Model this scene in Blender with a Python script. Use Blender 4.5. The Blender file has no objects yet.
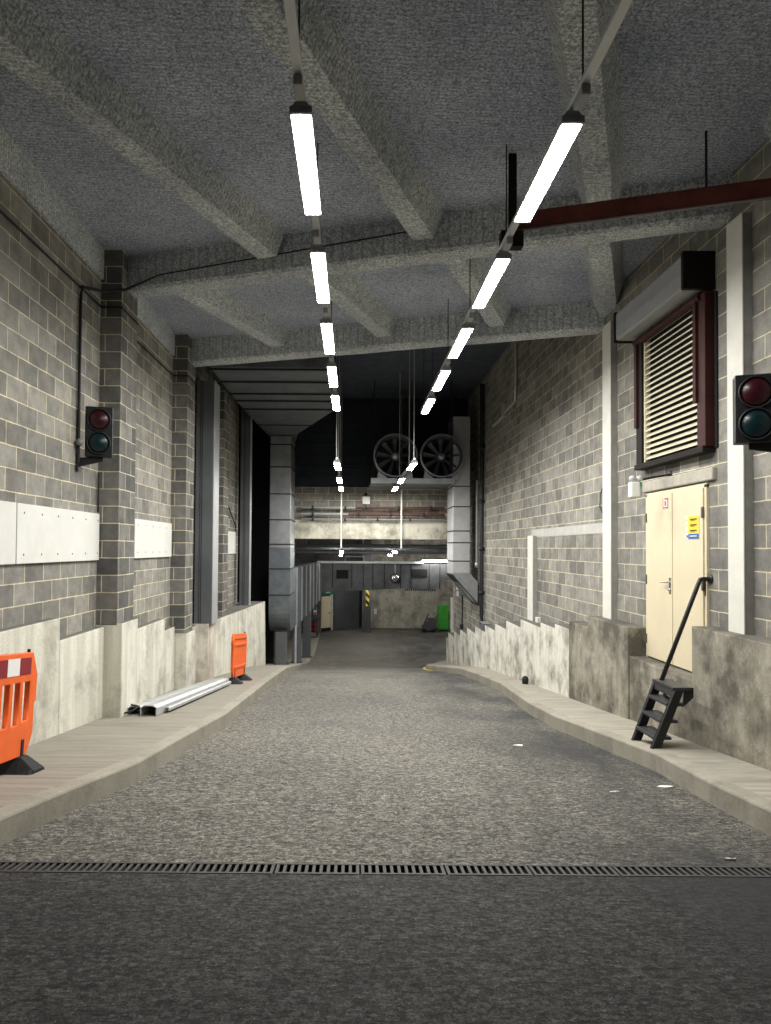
import bpy, bmesh, math, random
from mathutils import Vector, Matrix, Euler

random.seed(7)
C = bpy.context.scene.collection
CAM_H = 1.46          # eye height above the ramp surface under the camera; geometry below is written relative to the eye
PI = math.pi
R = math.radians

# ------------------------------------------------------------------ materials
def nt(name):
    m = bpy.data.materials.new(name); m.use_nodes = True
    t = m.node_tree
    b = t.nodes['Principled BSDF']
    return m, t, b

def N(t, kind, **kw):
    n = t.nodes.new(kind)
    for k, v in kw.items():
        if k in n.inputs: n.inputs[k].default_value = v
        else: setattr(n, k, v)
    return n

def L(t, a, ao, b, bi):
    t.links.new(a.outputs[ao], b.inputs[bi])

def mixc(t, fac, a, b, blend='MIX'):
    n = t.nodes.new('ShaderNodeMix'); n.data_type = 'RGBA'; n.blend_type = blend
    for idx, v in ((0, fac), (6, a), (7, b)):
        if isinstance(v, (int, float)): n.inputs[idx].default_value = v
        elif isinstance(v, tuple): n.inputs[idx].default_value = (*v, 1) if len(v) == 3 else v
        else: t.links.new(v, n.inputs[idx])
    return n.outputs[2]

def ramp(t, src, lo, hi, a=0.0, b=1.0):
    n = t.nodes.new('ShaderNodeMapRange')
    n.inputs[1].default_value = lo; n.inputs[2].default_value = hi
    n.inputs[3].default_value = a; n.inputs[4].default_value = b
    t.links.new(src, n.inputs[0])
    return n.outputs[0]

def noise(t, vec, scale, detail=4, rough=0.6):
    n = N(t, 'ShaderNodeTexNoise'); n.inputs['Scale'].default_value = scale
    n.inputs['Detail'].default_value = detail; n.inputs['Roughness'].default_value = rough
    if vec is not None: t.links.new(vec, n.inputs['Vector'])
    return n.outputs[0]

def mapping(t, vec, scale=(1, 1, 1), loc=(0, 0, 0), rot=(0, 0, 0)):
    n = t.nodes.new('ShaderNodeMapping')
    n.inputs['Scale'].default_value = scale; n.inputs['Location'].default_value = loc; n.inputs['Rotation'].default_value = rot
    t.links.new(vec, n.inputs['Vector'])
    return n.outputs[0]

def bump(t, b, h, strength, dist=0.01):
    n = t.nodes.new('ShaderNodeBump'); n.inputs['Strength'].default_value = strength; n.inputs['Distance'].default_value = dist
    t.links.new(h, n.inputs['Height']); t.links.new(n.outputs[0], b.inputs['Normal'])

def pos(t): return t.nodes.new('ShaderNodeNewGeometry').outputs['Position']
def objc(t): return t.nodes.new('ShaderNodeTexCoord').outputs['Object']

def plain(name, col, rough=0.6, metal=0.0, var=0.15, scale=8.0, spec=0.4, bmp=0.0, dirt=None):
    m, t, b = nt(name)
    v = objc(t)
    n1 = noise(t, v, scale, 5, 0.65)
    lo = tuple(c * (1 - var) for c in col); hi = tuple(min(1, c * (1 + var)) for c in col)
    c = mixc(t, ramp(t, n1, .3, .7), lo, hi)
    if dirt:
        n2 = noise(t, v, scale * .35, 6, 0.7)
        c = mixc(t, ramp(t, n2, .52, .72, 0, dirt[1]), c, dirt[0])
    t.links.new(c, b.inputs['Base Color'])
    b.inputs['Roughness'].default_value = rough; b.inputs['Metallic'].default_value = metal
    b.inputs['Specular IOR Level'].default_value = spec
    if bmp: bump(t, b, noise(t, v, scale * 6, 3), bmp)
    return m

def block_mat(name, zoff, uoff=0.0, c1=(.195, .19, .175), c2=(.335, .325, .29), mortar=(.68, .61, .43)):
    """grey concrete blockwork, 450 x 225 coursing with pale mortar; runs along whichever way the face runs"""
    m, t, b = nt(name)
    g = t.nodes.new('ShaderNodeNewGeometry')
    sp = t.nodes.new('ShaderNodeSeparateXYZ'); L(t, g, 'Position', sp, 0)
    sn = t.nodes.new('ShaderNodeSeparateXYZ'); L(t, g, 'True Normal', sn, 0)
    ab = N(t, 'ShaderNodeMath', operation='ABSOLUTE'); L(t, sn, 0, ab, 0)
    gt = N(t, 'ShaderNodeMath', operation='GREATER_THAN'); gt.inputs[1].default_value = .5; L(t, ab, 0, gt, 0)
    mx = t.nodes.new('ShaderNodeMix'); mx.data_type = 'FLOAT'
    L(t, gt, 0, mx, 0); L(t, sp, 0, mx, 2); L(t, sp, 1, mx, 3)
    cb = t.nodes.new('ShaderNodeCombineXYZ'); L(t, mx, 0, cb, 0); L(t, sp, 2, cb, 1)
    vec = mapping(t, cb.outputs[0], (1, 1, 1), (uoff + 45.0, -zoff + 22.5, 0))
    # slightly wavy joints
    nv = noise(t, vec, 9, 2)
    br = t.nodes.new('ShaderNodeTexBrick')
    br.offset = .5; br.squash = 1
    br.inputs['Scale'].default_value = 1; br.inputs['Mortar Size'].default_value = .0065
    br.inputs['Mortar Smooth'].default_value = .25; br.inputs['Bias'].default_value = -.1
    br.inputs['Brick Width'].default_value = .45; br.inputs['Row Height'].default_value = .225
    br.inputs['Color1'].default_value = (*c1, 1); br.inputs['Color2'].default_value = (*c2, 1)
    br.inputs['Mortar'].default_value = (*mortar, 1)
    vadd = N(t, 'ShaderNodeVectorMath', operation='MULTIPLY_ADD')
    nc = N(t, 'ShaderNodeTexNoise'); nc.inputs['Scale'].default_value = 5; t.links.new(vec, nc.inputs['Vector'])
    L(t, nc, 1, vadd, 0); vadd.inputs[1].default_value = (.012, .012, 0); t.links.new(vec, vadd.inputs[2])
    t.links.new(vadd.outputs[0], br.inputs['Vector'])
    fine = noise(t, vec, 130, 3, .7); mid = noise(t, vec, 5, 5, .65); big = noise(t, vec, .55, 4, .6)
    c = mixc(t, 1.0, br.outputs['Color'], mixc(t, ramp(t, fine, .25, .75), (.55, .55, .55), (1.42, 1.42, 1.42)), 'MULTIPLY')
    c = mixc(t, 1.0, c, mixc(t, ramp(t, mid, .3, .7), (.70, .70, .71), (1.22, 1.22, 1.2)), 'MULTIPLY')
    c = mixc(t, 1.0, c, mixc(t, ramp(t, big, .3, .7), (.80, .80, .82), (1.14, 1.13, 1.1)), 'MULTIPLY')
    # pale scuffs and old mortar smears
    sm = noise(t, mapping(t, vec, (3.2, 1.6, 1)), 1.3, 6, .75)
    c = mixc(t, ramp(t, sm, .66, .78, 0, .45), c, (.50, .49, .46))
    t.links.new(c, b.inputs['Base Color'])
    b.inputs['Roughness'].default_value = .92; b.inputs['Specular IOR Level'].default_value = .15
    hh = N(t, 'ShaderNodeMath', operation='MULTIPLY_ADD'); hh.inputs[1].default_value = -.6
    L(t, br, 'Fac', hh, 0); t.links.new(ramp(t, fine, 0, 1, 0, .5), hh.inputs[2])
    bump(t, b, hh.outputs[0], .5, .01)
    return m

def concrete(name, base, streak=.5, dark=(.10, .09, .075), stain=.5, warm=(.40, .36, .27), blot=.62, fine_s=60, rough=.9, bm=.35, ledge=0):
    m, t, b = nt(name)
    p = pos(t)
    st = noise(t, mapping(t, p, (5.5, 5.5, .45)), 1.0, 5, .65)
    bl = noise(t, p, 1.5, 7, .68)
    bl2 = noise(t, p, 5.0, 6, .7)
    fi = noise(t, p, fine_s, 4, .7)
    sp = noise(t, p, 22, 3, .5)
    c = mixc(t, ramp(t, st, .35, .65, 0, streak), tuple(base), tuple(x * y for x, y in zip(base, (.66, .64, .58))))
    c = mixc(t, ramp(t, bl2, .5, .75, 0, .45), c, warm)
    c = mixc(t, ramp(t, bl, blot - .1, blot + .08, 0, stain), c, dark)
    c = mixc(t, ramp(t, sp, .69, .75, 0, .55), c, dark)
    c = mixc(t, 1.0, c, mixc(t, ramp(t, fi, .25, .75), (.80, .80, .80), (1.18, 1.18, 1.18)), 'MULTIPLY')
    if ledge:
        g = t.nodes.new('ShaderNodeNewGeometry'); sn = t.nodes.new('ShaderNodeSeparateXYZ'); L(t, g, 'True Normal', sn, 0)
        c = mixc(t, ramp(t, sn.outputs[2], .8, .95, 0, ledge), c, (.075, .07, .06))
    t.links.new(c, b.inputs['Base Color'])
    b.inputs['Roughness'].default_value = rough; b.inputs['Specular IOR Level'].default_value = .2
    bump(t, b, bl2, bm, .02)
    return m

def ceiling_mat(name, base):
    """sprayed coating over wire lath: speckled, with fine lines"""
    m, t, b = nt(name)
    p = pos(t)
    f = noise(t, p, 42, 4, .85)
    f2 = noise(t, p, 14, 6, .8)
    bg = noise(t, p, .8, 4, .6)
    w = t.nodes.new('ShaderNodeTexWave'); w.wave_type = 'BANDS'; w.bands_direction = 'Y'
    w.inputs['Scale'].default_value = 6.5; w.inputs['Distortion'].default_value = 1.2; w.inputs['Detail'].default_value = 2
    t.links.new(mapping(t, p, (1, 1, 1), (0, 0, 0), (0, 0, R(-3))), w.inputs['Vector'])
    c = mixc(t, ramp(t, f, .38, .58), tuple(x * .30 for x in base), tuple(min(1, x * 1.3) for x in base))
    c = mixc(t, ramp(t, f2, .50, .62, 0, .62), c, tuple(x * .30 for x in base))
    c = mixc(t, 1.0, c, mixc(t, ramp(t, bg, .3, .7), (.72, .73, .76), (1.15, 1.14, 1.1)), 'MULTIPLY')
    c = mixc(t, ramp(t, w.outputs['Fac'], .0, .22, .38, 0), c, tuple(x * .3 for x in base))
    t.links.new(c, b.inputs['Base Color'])
    b.inputs['Roughness'].default_value = .95; b.inputs['Specular IOR Level'].default_value = .1
    bump(t, b, f, .8, .025)
    return m

def road_mat(name, k=1.0, tint=(1, 1, 1)):
    m, t, b = nt(name)
    p = pos(t)
    lines = noise(t, mapping(t, p, (14, 44, 1)), 1.0, 6, .85)      # tamped ridges across the ramp
    lines2 = noise(t, mapping(t, p, (4.5, 22, 1)), 1.0, 6, .8)
    grit = noise(t, p, 95, 4, .85)
    grit2 = noise(t, p, 55, 4, .75)
    big = noise(t, p, .42, 5, .6)
    oil = noise(t, mapping(t, p, (.9, .45, 1), (3.1, .7, 0)), 1.0, 6, .65)
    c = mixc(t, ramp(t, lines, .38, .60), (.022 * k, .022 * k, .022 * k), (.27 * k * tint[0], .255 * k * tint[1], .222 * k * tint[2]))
    c = mixc(t, ramp(t, lines2, .56, .66, 0, .6), c, (.055, .053, .05))
    c = mixc(t, 1.0, c, mixc(t, ramp(t, grit, .38, .64), (.18, .18, .18), (1.85, 1.85, 1.85)), 'MULTIPLY')
    vo = t.nodes.new('ShaderNodeTexVoronoi'); vo.inputs['Scale'].default_value = 48; t.links.new(mapping(t, p, (1, .8, 1)), vo.inputs['Vector'])
    vcol = t.nodes.new('ShaderNodeSeparateColor'); t.links.new(vo.outputs['Color'], vcol.inputs[0])
    c = mixc(t, 1.0, c, mixc(t, ramp(t, vcol.outputs[0], .0, 1.0), (.45, .45, .45), (1.55, 1.55, 1.55)), 'MULTIPLY')
    c = mixc(t, ramp(t, grit2, .64, .70, 0, .65), c, (.34 * k, .32 * k, .28 * k))
    c = mixc(t, ramp(t, noise(t, p, 120, 2, .5), .70, .74, 0, .8), c, (.42, .41, .38))
    c = mixc(t, 1.0, c, mixc(t, ramp(t, big, .3, .7), (.78, .78, .80), (1.18, 1.16, 1.1)), 'MULTIPLY')
    # oily dark wear on the right-hand side and along wheel tracks
    sx = t.nodes.new('ShaderNodeSeparateXYZ'); t.links.new(p, sx.inputs[0])
    side = ramp(t, sx.outputs[0], 1.0, 2.4)
    mul = N(t, 'ShaderNodeMath', operation='MULTIPLY'); t.links.new(side, mul.inputs[0]); t.links.new(ramp(t, oil, .40, .60, .15, .85), mul.inputs[1])
    c = mixc(t, mul.outputs[0], c, (.035, .035, .037))
    mul2 = ramp(t, oil, .60, .72, 0, .45)
    c = mixc(t, mul2, c, (.05, .049, .048))
    t.links.new(c, b.inputs['Base Color'])
    b.inputs['Roughness'].default_value = .82; b.inputs['Specular IOR Level'].default_value = .3
    a = N(t, 'ShaderNodeMath', operation='ADD'); t.links.new(lines, a.inputs[0]); t.links.new(ramp(t, grit2, 0, 1, 0, .5), a.inputs[1])
    bump(t, b, a.outputs[0], .9, .02)
    return m

def pave_mat(name, col, lines_s=30, right=False):
    m, t, b = nt(name)
    p = pos(t)
    ln = noise(t, mapping(t, p, (1.3, lines_s, 1), (0, 0, 0), (0, 0, R(6))), 1.0, 4, .7)
    bg = noise(t, p, 1.2, 6, .7); fi = noise(t, p, 90, 3, .7)
    c = mixc(t, ramp(t, ln, .33, .66), tuple(x * .62 for x in col), col)
    c = mixc(t, ramp(t, bg, .52, .72, 0, .5), c, tuple(x * .5 for x in col))
    c = mixc(t, 1.0, c, mixc(t, ramp(t, fi, .25, .75), (.82, .82, .82), (1.15, 1.15, 1.15)), 'MULTIPLY')
    t.links.new(c, b.inputs['Base Color'])
    b.inputs['Roughness'].default_value = .9; b.inputs['Specular IOR Level'].default_value = .2
    bump(t, b, ln, .5, .01)
    return m

def emission(name, col, s):
    m, t, b = nt(name)
    b.inputs['Base Color'].default_value = (.9, .9, .9, 1)
    b.inputs['Emission Color'].default_value = (*col, 1); b.inputs['Emission Strength'].default_value = s
    return m

def stripes_mat(name, ca, cb, scale, rot):
    m, t, b = nt(name)
    w = t.nodes.new('ShaderNodeTexWave'); w.bands_direction = 'X'; w.wave_profile = 'SIN'
    w.inputs['Scale'].default_value = scale
    t.links.new(mapping(t, objc(t), (1, 1, 1), (0, 0, 0), rot), w.inputs['Vector'])
    c = mixc(t, ramp(t, w.outputs['Fac'], .48, .52), ca, cb)
    t.links.new(c, b.inputs['Base Color']); b.inputs['Roughness'].default_value = .6
    return m

ZS = CAM_H
M = {}
M['block_left'] = block_mat('block_left', .08 + ZS)
M['block_right'] = block_mat('block_right', .03 + ZS, .1)
M['block_pillar_dim'] = block_mat('block_pillar_dim', .08 + ZS, .12, (.115, .113, .11), (.235, .228, .21))  # darker than the walls: shade on the pillar fronts put into the colour
M['block_back'] = block_mat('block_back', .06 + ZS, .2, (.20, .192, .165), (.30, .285, .245), (.70, .67, .55))
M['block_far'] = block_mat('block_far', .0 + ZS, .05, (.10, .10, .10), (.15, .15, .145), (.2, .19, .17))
M['plinth_left'] = concrete('plinth_left', (.70, .69, .61), .75, (.17, .16, .13), .6, (.52, .50, .40), .585, ledge=0.85)
M['plinth_right'] = concrete('plinth_right', (.34, .32, .265), .8, (.075, .068, .055), .85, (.62, .59, .49), .52, ledge=0.55)
M['plinth_pale'] = concrete('plinth_pale', (.74, .73, .66), .5, (.15, .135, .11), .75, (.58, .54, .44), .57, ledge=0.9)
M['kerb'] = concrete('kerb', (.32, .30, .25), .35, (.14, .13, .11), .5, (.30, .28, .22), .58)
M['beam'] = ceiling_mat('beam_coat', (.74, .83, .98))
M['ceiling'] = ceiling_mat('ceiling_coat', (.57, .625, .74))
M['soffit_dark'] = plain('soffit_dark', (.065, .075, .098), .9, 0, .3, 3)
M['conc_back'] = concrete('conc_back', (.62, .595, .50), .4, (.14, .13, .10), .75, (.42, .39, .31), .56)
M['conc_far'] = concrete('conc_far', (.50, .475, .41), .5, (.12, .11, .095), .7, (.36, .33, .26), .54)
M['road'] = road_mat('road', 1.0)
M['road_near_dim'] = road_mat('road_near_dim', .32, (.95, 1.0, 1.12))  # darker, bluer road copy: the foreground's dim light put into the colour
M['pave_left'] = pave_mat('pave_left', (.32, .295, .245))
M['pave_right'] = pave_mat('pave_right', (.38, .355, .295), 14)
M['white_panel'] = plain('white_panel', (.66, .66, .62), .7, 0, .05, 3, .3, .05, ((.5, .49, .43), .25))
M['white_post'] = plain('white_post', (.66, .65, .59), .7, 0, .06, 4, .3, .1, ((.5, .47, .38), .3))
M['post_shade_side'] = plain('post_shade_side', (.30, .295, .27), .85, 0, .2, 5)  # greyer than the white face: shade on the post sides painted in
M['galv'] = plain('galv', (.36, .37, .38), .42, .75, .18, 3, .5, .05)
M['galv_pale'] = plain('galv_pale', (.50, .51, .51), .5, .55, .12, 3, .5, .05)
M['galv_dark'] = plain('galv_dark', (.15, .168, .185), .5, .6, .25, 2.5, .5, .05)
M['duct_cross'] = plain('duct_cross', (.085, .09, .095), .5, .5, .3, 2)
M['seam'] = plain('seam', (.035, .036, .038), .6, .5, .2, 4)
M['steel_grey'] = plain('steel_grey', (.10, .108, .115), .6, .1, .2, 1.2)
M['pipe_grey'] = plain('pipe_grey', (.22, .22, .215), .6, .2, .15, 4)
M['red_oxide'] = plain('red_oxide', (.17, .045, .033), .7, 0, .3, 5, .3, .1)
M['red_pipe'] = plain('red_pipe', (.085, .030, .023), .6, 0, .3, 4)
M['maroon'] = plain('maroon', (.040, .011, .009), .65, 0, .25, 5, .2)
M['brown_black'] = plain('brown_black', (.014, .010, .0095), .7, 0, .2, 5, .15)
M['shutter_grey'] = plain('shutter_grey', (.33, .34, .35), .6, .2, .08, 3)
M['cream'] = plain('cream', (.66, .585, .41), .5, 0, .05, 2.5, .4, 0, ((.55, .47, .32), .25))
M['cream_slat'] = plain('cream_slat', (.62, .58, .44), .6, 0, .15, 6)
M['void'] = plain('void', (.012, .012, .013), .95, 0, .2, 3)
M['black'] = plain('black', (.009, .009, .011), .55, 0, .25, 10)
M['black_paint'] = plain('black_paint', (.014, .014, .017), .42, .0, .3, 12)
M['tread'] = plain('tread', (.05, .05, .055), .5, .3, .3, 20)
M['rubber'] = plain('rubber', (.018, .019, .022), .75, 0, .3, 14, .3, .2)
M['orange'] = plain('orange', (.83, .135, .022), .45, 0, .10, 6, .4, .03, ((.5, .12, .04), .3))
M['white_refl'] = plain('white_refl', (.82, .80, .78), .35, 0, .04, 4)
M['red_refl'] = plain('red_refl', (.24, .012, .022), .3, 0, .08, 6)
M['lens_red'] = plain('lens_red', (.032, .004, .008), .3, 0, .25, 30, .35)
M['lens_green'] = plain('lens_green', (.004, .017, .020), .3, 0, .25, 30, .35)
M['white_plastic'] = plain('white_plastic', (.80, .80, .77), .45, 0, .04, 6)
M['green_lens'] = plain('green_lens', (.02, .38, .17), .2, 0, .1, 10, .6)
M['chrome'] = plain('chrome', (.6, .6, .6), .25, .9, .1, 10)
M['steel_hinge'] = plain('steel_hinge', (.16, .15, .13), .5, .6, .2, 20)
M['sign_yellow'] = plain('sign_yellow', (.90, .62, .02), .5, 0, .04, 6)
M['sign_blue'] = plain('sign_blue', (.02, .11, .36), .5, 0, .04, 6)
M['sign_red'] = plain('sign_red', (.62, .03, .03), .5, 0, .04, 6)
M['sign_white'] = plain('sign_white', (.82, .82, .80), .5, 0, .03, 6)
M['sign_black'] = plain('sign_black', (.02, .02, .02), .5, 0, .03, 6)
M['exit_green'] = plain('exit_green', (.015, .16, .10), .5, 0, .1, 6)
M['locker_green'] = plain('locker_green', (.07, .42, .05), .5, 0, .1, 4)
M['locker_dark'] = plain('locker_dark', (.03, .20, .03), .5, 0, .1, 4)
M['ext_red'] = plain('ext_red', (.5, .02, .02), .35, 0, .1, 6)
M['hazard'] = stripes_mat('hazard', (.02, .02, .02), (.72, .55, .04), 1.05, (0, R(45), 0))
M['yellow_line'] = plain('yellow_line', (.62, .50, .10), .8, 0, .2, 9, .3, 0, ((.25, .22, .12), .6))
M['tube_light'] = emission('tube_light', (1.0, .985, .945), 155)
M['tube_far'] = emission('tube_far', (1.0, .97, .90), 75)
M['housing'] = plain('housing', (.32, .32, .32), .6, .1, .1, 5)
M['clear'] = plain('clear', (.55, .56, .55), .15, 0, .05, 5, .6)
M['paper'] = plain('paper', (.75, .74, .70), .8, 0, .1, 20)
M['drain_iron'] = plain('drain_iron', (.055, .053, .052), .7, .1, .3, 25)
M['fan_steel'] = plain('fan_steel', (.42, .44, .47), .4, .6, .12, 5)

# ------------------------------------------------------------------ mesh builder
ORG = {}

class MB:
    def __init__(s): s.v = []; s.f = []; s.smooth = set()
    def add(s, vs, fs, smooth=False):
        o = len(s.v); s.v += [Vector(v) for v in vs]
        for f in fs:
            if smooth: s.smooth.add(len(s.f))
            s.f.append([i + o for i in f])
        return s
    def box(s, x0, x1, y0, y1, z0, z1):
        x0, x1 = sorted((x0, x1)); y0, y1 = sorted((y0, y1)); z0, z1 = sorted((z0, z1))
        return s.hexa([(x0, y0, z0), (x1, y0, z0), (x1, y1, z0), (x0, y1, z0), (x0, y0, z1), (x1, y0, z1), (x1, y1, z1), (x0, y1, z1)])
    def hexa(s, p):
        return s.add(p, [(0, 3, 2, 1), (4, 5, 6, 7), (0, 1, 5, 4), (1, 2, 6, 5), (2, 3, 7, 6), (3, 0, 4, 7)])
    def prism(s, poly, axis, a, b):
        """extrude a 2D polygon along an axis: 'x' -> poly is (y,z), 'y' -> (x,z), 'z' -> (x,y)"""
        def P(q, t): return {'x': (t, q[0], q[1]), 'y': (q[0], t, q[1]), 'z': (q[0], q[1], t)}[axis]
        n = len(poly)
        vs = [P(q, a) for q in poly] + [P(q, b) for q in poly]
        fs = [tuple(range(n)), tuple(range(2 * n - 1, n - 1, -1))] + [(i, i + n, (i + 1) % n + n, (i + 1) % n) for i in range(n)]
        return s.add(vs, fs)
    def loft(s, rings, cap=True, smooth=False):
        n = len(rings[0]); vs = [p for r in rings for p in r]; fs = []
        for k in range(len(rings) - 1):
            for i in range(n):
                j = (i + 1) % n
                fs.append((k * n + i, k * n + j, (k + 1) * n + j, (k + 1) * n + i))
        s.add(vs, fs, smooth)
        if cap:
            s.add(rings[0], [tuple(range(n - 1, -1, -1))]); s.add(rings[-1], [tuple(range(n))])
        return s
    def path(s, pts, r, n=10, cap=True, smooth=True):
        pts = [Vector(p) for p in pts]; rings = []
        up = Vector((0, 0, 1))
        for i, p in enumerate(pts):
            a = pts[max(i - 1, 0)]; b = pts[min(i + 1, len(pts) - 1)]
            d = (b - a).normalized()
            u = up if abs(d.dot(up)) < .95 else Vector((1, 0, 0))
            x = d.cross(u).normalized(); y = d.cross(x).normalized()
            rr = r[i] if isinstance(r, (list, tuple)) else r
            rings.append([p + x * (rr * math.cos(2 * PI * k / n)) + y * (rr * math.sin(2 * PI * k / n)) for k in range(n)])
        return s.loft(rings, cap, smooth)
    def lathe(s, c, axis, prof, n=32, smooth=True):
        """revolve prof [(radius, along)] about axis through c"""
        a = Vector(axis).normalized(); u = Vector((0, 0, 1)) if abs(a.z) < .9 else Vector((1, 0, 0))
        x = a.cross(u).normalized(); y = a.cross(x).normalized(); c = Vector(c)
        rings = [[c + a * h + x * (r * math.cos(2 * PI * k / n)) + y * (r * math.sin(2 * PI * k / n)) for k in range(n)] for r, h in prof]
        return s.loft(rings, False, smooth)
    def sheet(s, grid):
        w = len(grid[0]); vs = [p for r in grid for p in r]; fs = []
        for i in range(len(grid) - 1):
            for j in range(w - 1):
                fs.append((i * w + j, i * w + j + 1, (i + 1) * w + j + 1, (i + 1) * w + j))
        return s.add(vs, fs)
    def build(s, name, mat, parent=None, loc=None, bevel=0.0, seg=2, local=False):
        me = bpy.data.meshes.new(name)
        if parent is not None: o0 = Vector((0, 0, 0)) if local else ORG[parent]
        elif loc is not None: o0 = Vector(loc)
        else:
            xs = [v.x for v in s.v]; ys = [v.y for v in s.v]; zs = [v.z for v in s.v]
            o0 = Vector(((min(xs) + max(xs)) / 2, (min(ys) + max(ys)) / 2, min(zs)))
        me.from_pydata([v - o0 for v in s.v], [], s.f)
        for i in s.smooth: me.polygons[i].use_smooth = True
        bm = bmesh.new(); bm.from_mesh(me); bmesh.ops.recalc_face_normals(bm, faces=bm.faces); bm.to_mesh(me); bm.free()
        mats = mat if isinstance(mat, (list, tuple)) else [mat]
        for m in mats: me.materials.append(m)
        ob = bpy.data.objects.new(name, me); C.objects.link(ob)
        if parent is not None: ob.parent = parent; ORG[ob] = ORG[parent]
        else: ob.location = o0; ORG[ob] = o0.copy()
        if bevel:
            md = ob.modifiers.new('edge', 'BEVEL'); md.width = bevel; md.segments = seg; md.limit_method = 'ANGLE'; md.angle_limit = R(40)
        return ob

def tag(o, label, cat, group=None, kind=None):
    o['label'] = label; o['category'] = cat
    if group: o['group'] = group
    if kind: o['kind'] = kind
    return o

def thing(name, label, cat, loc, rotz=0, group=None, kind=None):
    o = bpy.data.objects.new(name, None); C.objects.link(o); o.empty_display_size = .1
    o.location = loc; o.rotation_euler = (0, 0, rotz); ORG[o] = Vector(loc)
    return tag(o, label, cat, group, kind)

def struct(mb, name, mat, label, cat, bevel=0.0, group=None, seg=2):
    return tag(mb.build(name, mat, bevel=bevel, seg=seg), label, cat, group, 'structure')

def copy_tree(o, parent=None):
    c = o.copy(); C.objects.link(c); ORG[c] = ORG[o]
    if parent is not None: c.parent = parent
    for ch in list(o.children): copy_tree(ch, c)
    return c

def poly_mesh(name, outlines, thick, mat, parent, bev=0.0):
    """flat outline with holes in local XZ, given thickness along local Y"""
    cu = bpy.data.curves.new(name + '_outline', 'CURVE'); cu.dimensions = '2D'; cu.fill_mode = 'BOTH'
    cu.extrude = thick / 2 - bev; cu.bevel_depth = bev; cu.bevel_resolution = 1
    for pts in outlines:
        sp = cu.splines.new('POLY'); sp.points.add(len(pts) - 1); sp.use_cyclic_u = True
        for p, q in zip(sp.points, pts): p.co = (q[0], q[1], 0, 1)
    tmp = bpy.data.objects.new('outline_tmp', cu); C.objects.link(tmp)
    dg = bpy.context.evaluated_depsgraph_get(); dg.update()
    me = bpy.data.meshes.new_from_object(tmp.evaluated_get(dg))
    me.transform(Matrix.Rotation(R(90), 4, 'X')); me.materials.clear(); me.materials.append(mat)
    me.name = name
    bpy.data.objects.remove(tmp); bpy.data.curves.remove(cu)
    ob = bpy.data.objects.new(name, me); C.objects.link(ob); ob.parent = parent; ORG[ob] = ORG[parent]
    return ob

def interp(tab, y):
    if y <= tab[0][0]: 
        (a, b), (c, d) = tab[0], tab[1]
        return b + (d - b) * (y - a) / (c - a)
    for (a, b), (c, d) in zip(tab, tab[1:]):
        if y <= c: return b + (d - b) * (y - a) / (c - a)
    return tab[-1][1]

# ------------------------------------------------------------------ the site
XL, XR = -3.34, 3.88                      # block wall faces
PAVE = [(0, -1.28), (15, -2.75), (20, -3.25), (23.4, -3.73), (28, -4.38), (32, -4.76), (34.5, -4.86), (60, -4.87)]
def zp(y): return interp(PAVE, y)         # pavement level
def zr(y):                                # carriageway level
    return zp(y) - (.18 if y < 20 else max(.10, .18 - (y - 20) * .008))
KL = [(-3, -3.05), (3.2, -2.44), (4.66, -2.26), (5.56, -2.12), (6.55, -1.92), (8.2, -1.84), (10, -1.73), (12.5, -1.75), (15.7, -1.79), (20, -1.78), (23, -1.74), (30, -1.74), (35, -1.78), (41.5, -1.9)]
KR = [(-3, 2.9), (5.0, 2.87), (5.9, 2.88), (7.2, 2.97), (8.5, 2.87), (10, 2.75), (11.5, 2.77), (13.5, 2.92), (15.2, 3.05), (17.7, 3.03), (20, 2.93), (22, 2.70), (23.4, 2.48), (24.6, 2.45), (26.5, 2.68), (28.5, 3.2), (30.5, 3.9)]
def ys(a, b, d):
    n = max(1, round((b - a) / d)); return [a + (b - a) * i / n for i in range(n + 1)]

D0, D1 = 4.24, 4.42                       # slot drain
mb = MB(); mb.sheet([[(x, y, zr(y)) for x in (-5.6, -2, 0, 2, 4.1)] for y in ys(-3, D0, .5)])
struct(mb, 'floor', M['road_near_dim'], 'near strip of ramp in front of the slot drain, dim light painted in', 'road')
mb = MB(); mb.sheet([[(x, y, zr(y)) for x in (-5.6, -2, 0, 2, 4.0, 9.0)] for y in ys(D1, 48, .4)])
struct(mb, 'floor_slab', M['road'], 'grey ribbed concrete ramp going down beyond the slot drain', 'road')
mb = MB(); mb.sheet([[(x, y, zp(y)) for x in (-5.6, interp(KL, y) - .14)] for y in ys(-3, 42, .25)])
struct(mb, 'pavement', M['pave_left'], 'grey concrete pavement along the left plinth', 'pavement')
mb = MB(); mb.sheet([[(x, y, zp(y)) for x in (interp(KR, y) + .14, 4.1)] for y in ys(-3, 30.4, .25)])
struct(mb, 'pavement', M['pave_right'], 'narrow pale pavement along the right plinth under the black steps', 'pavement')

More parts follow.
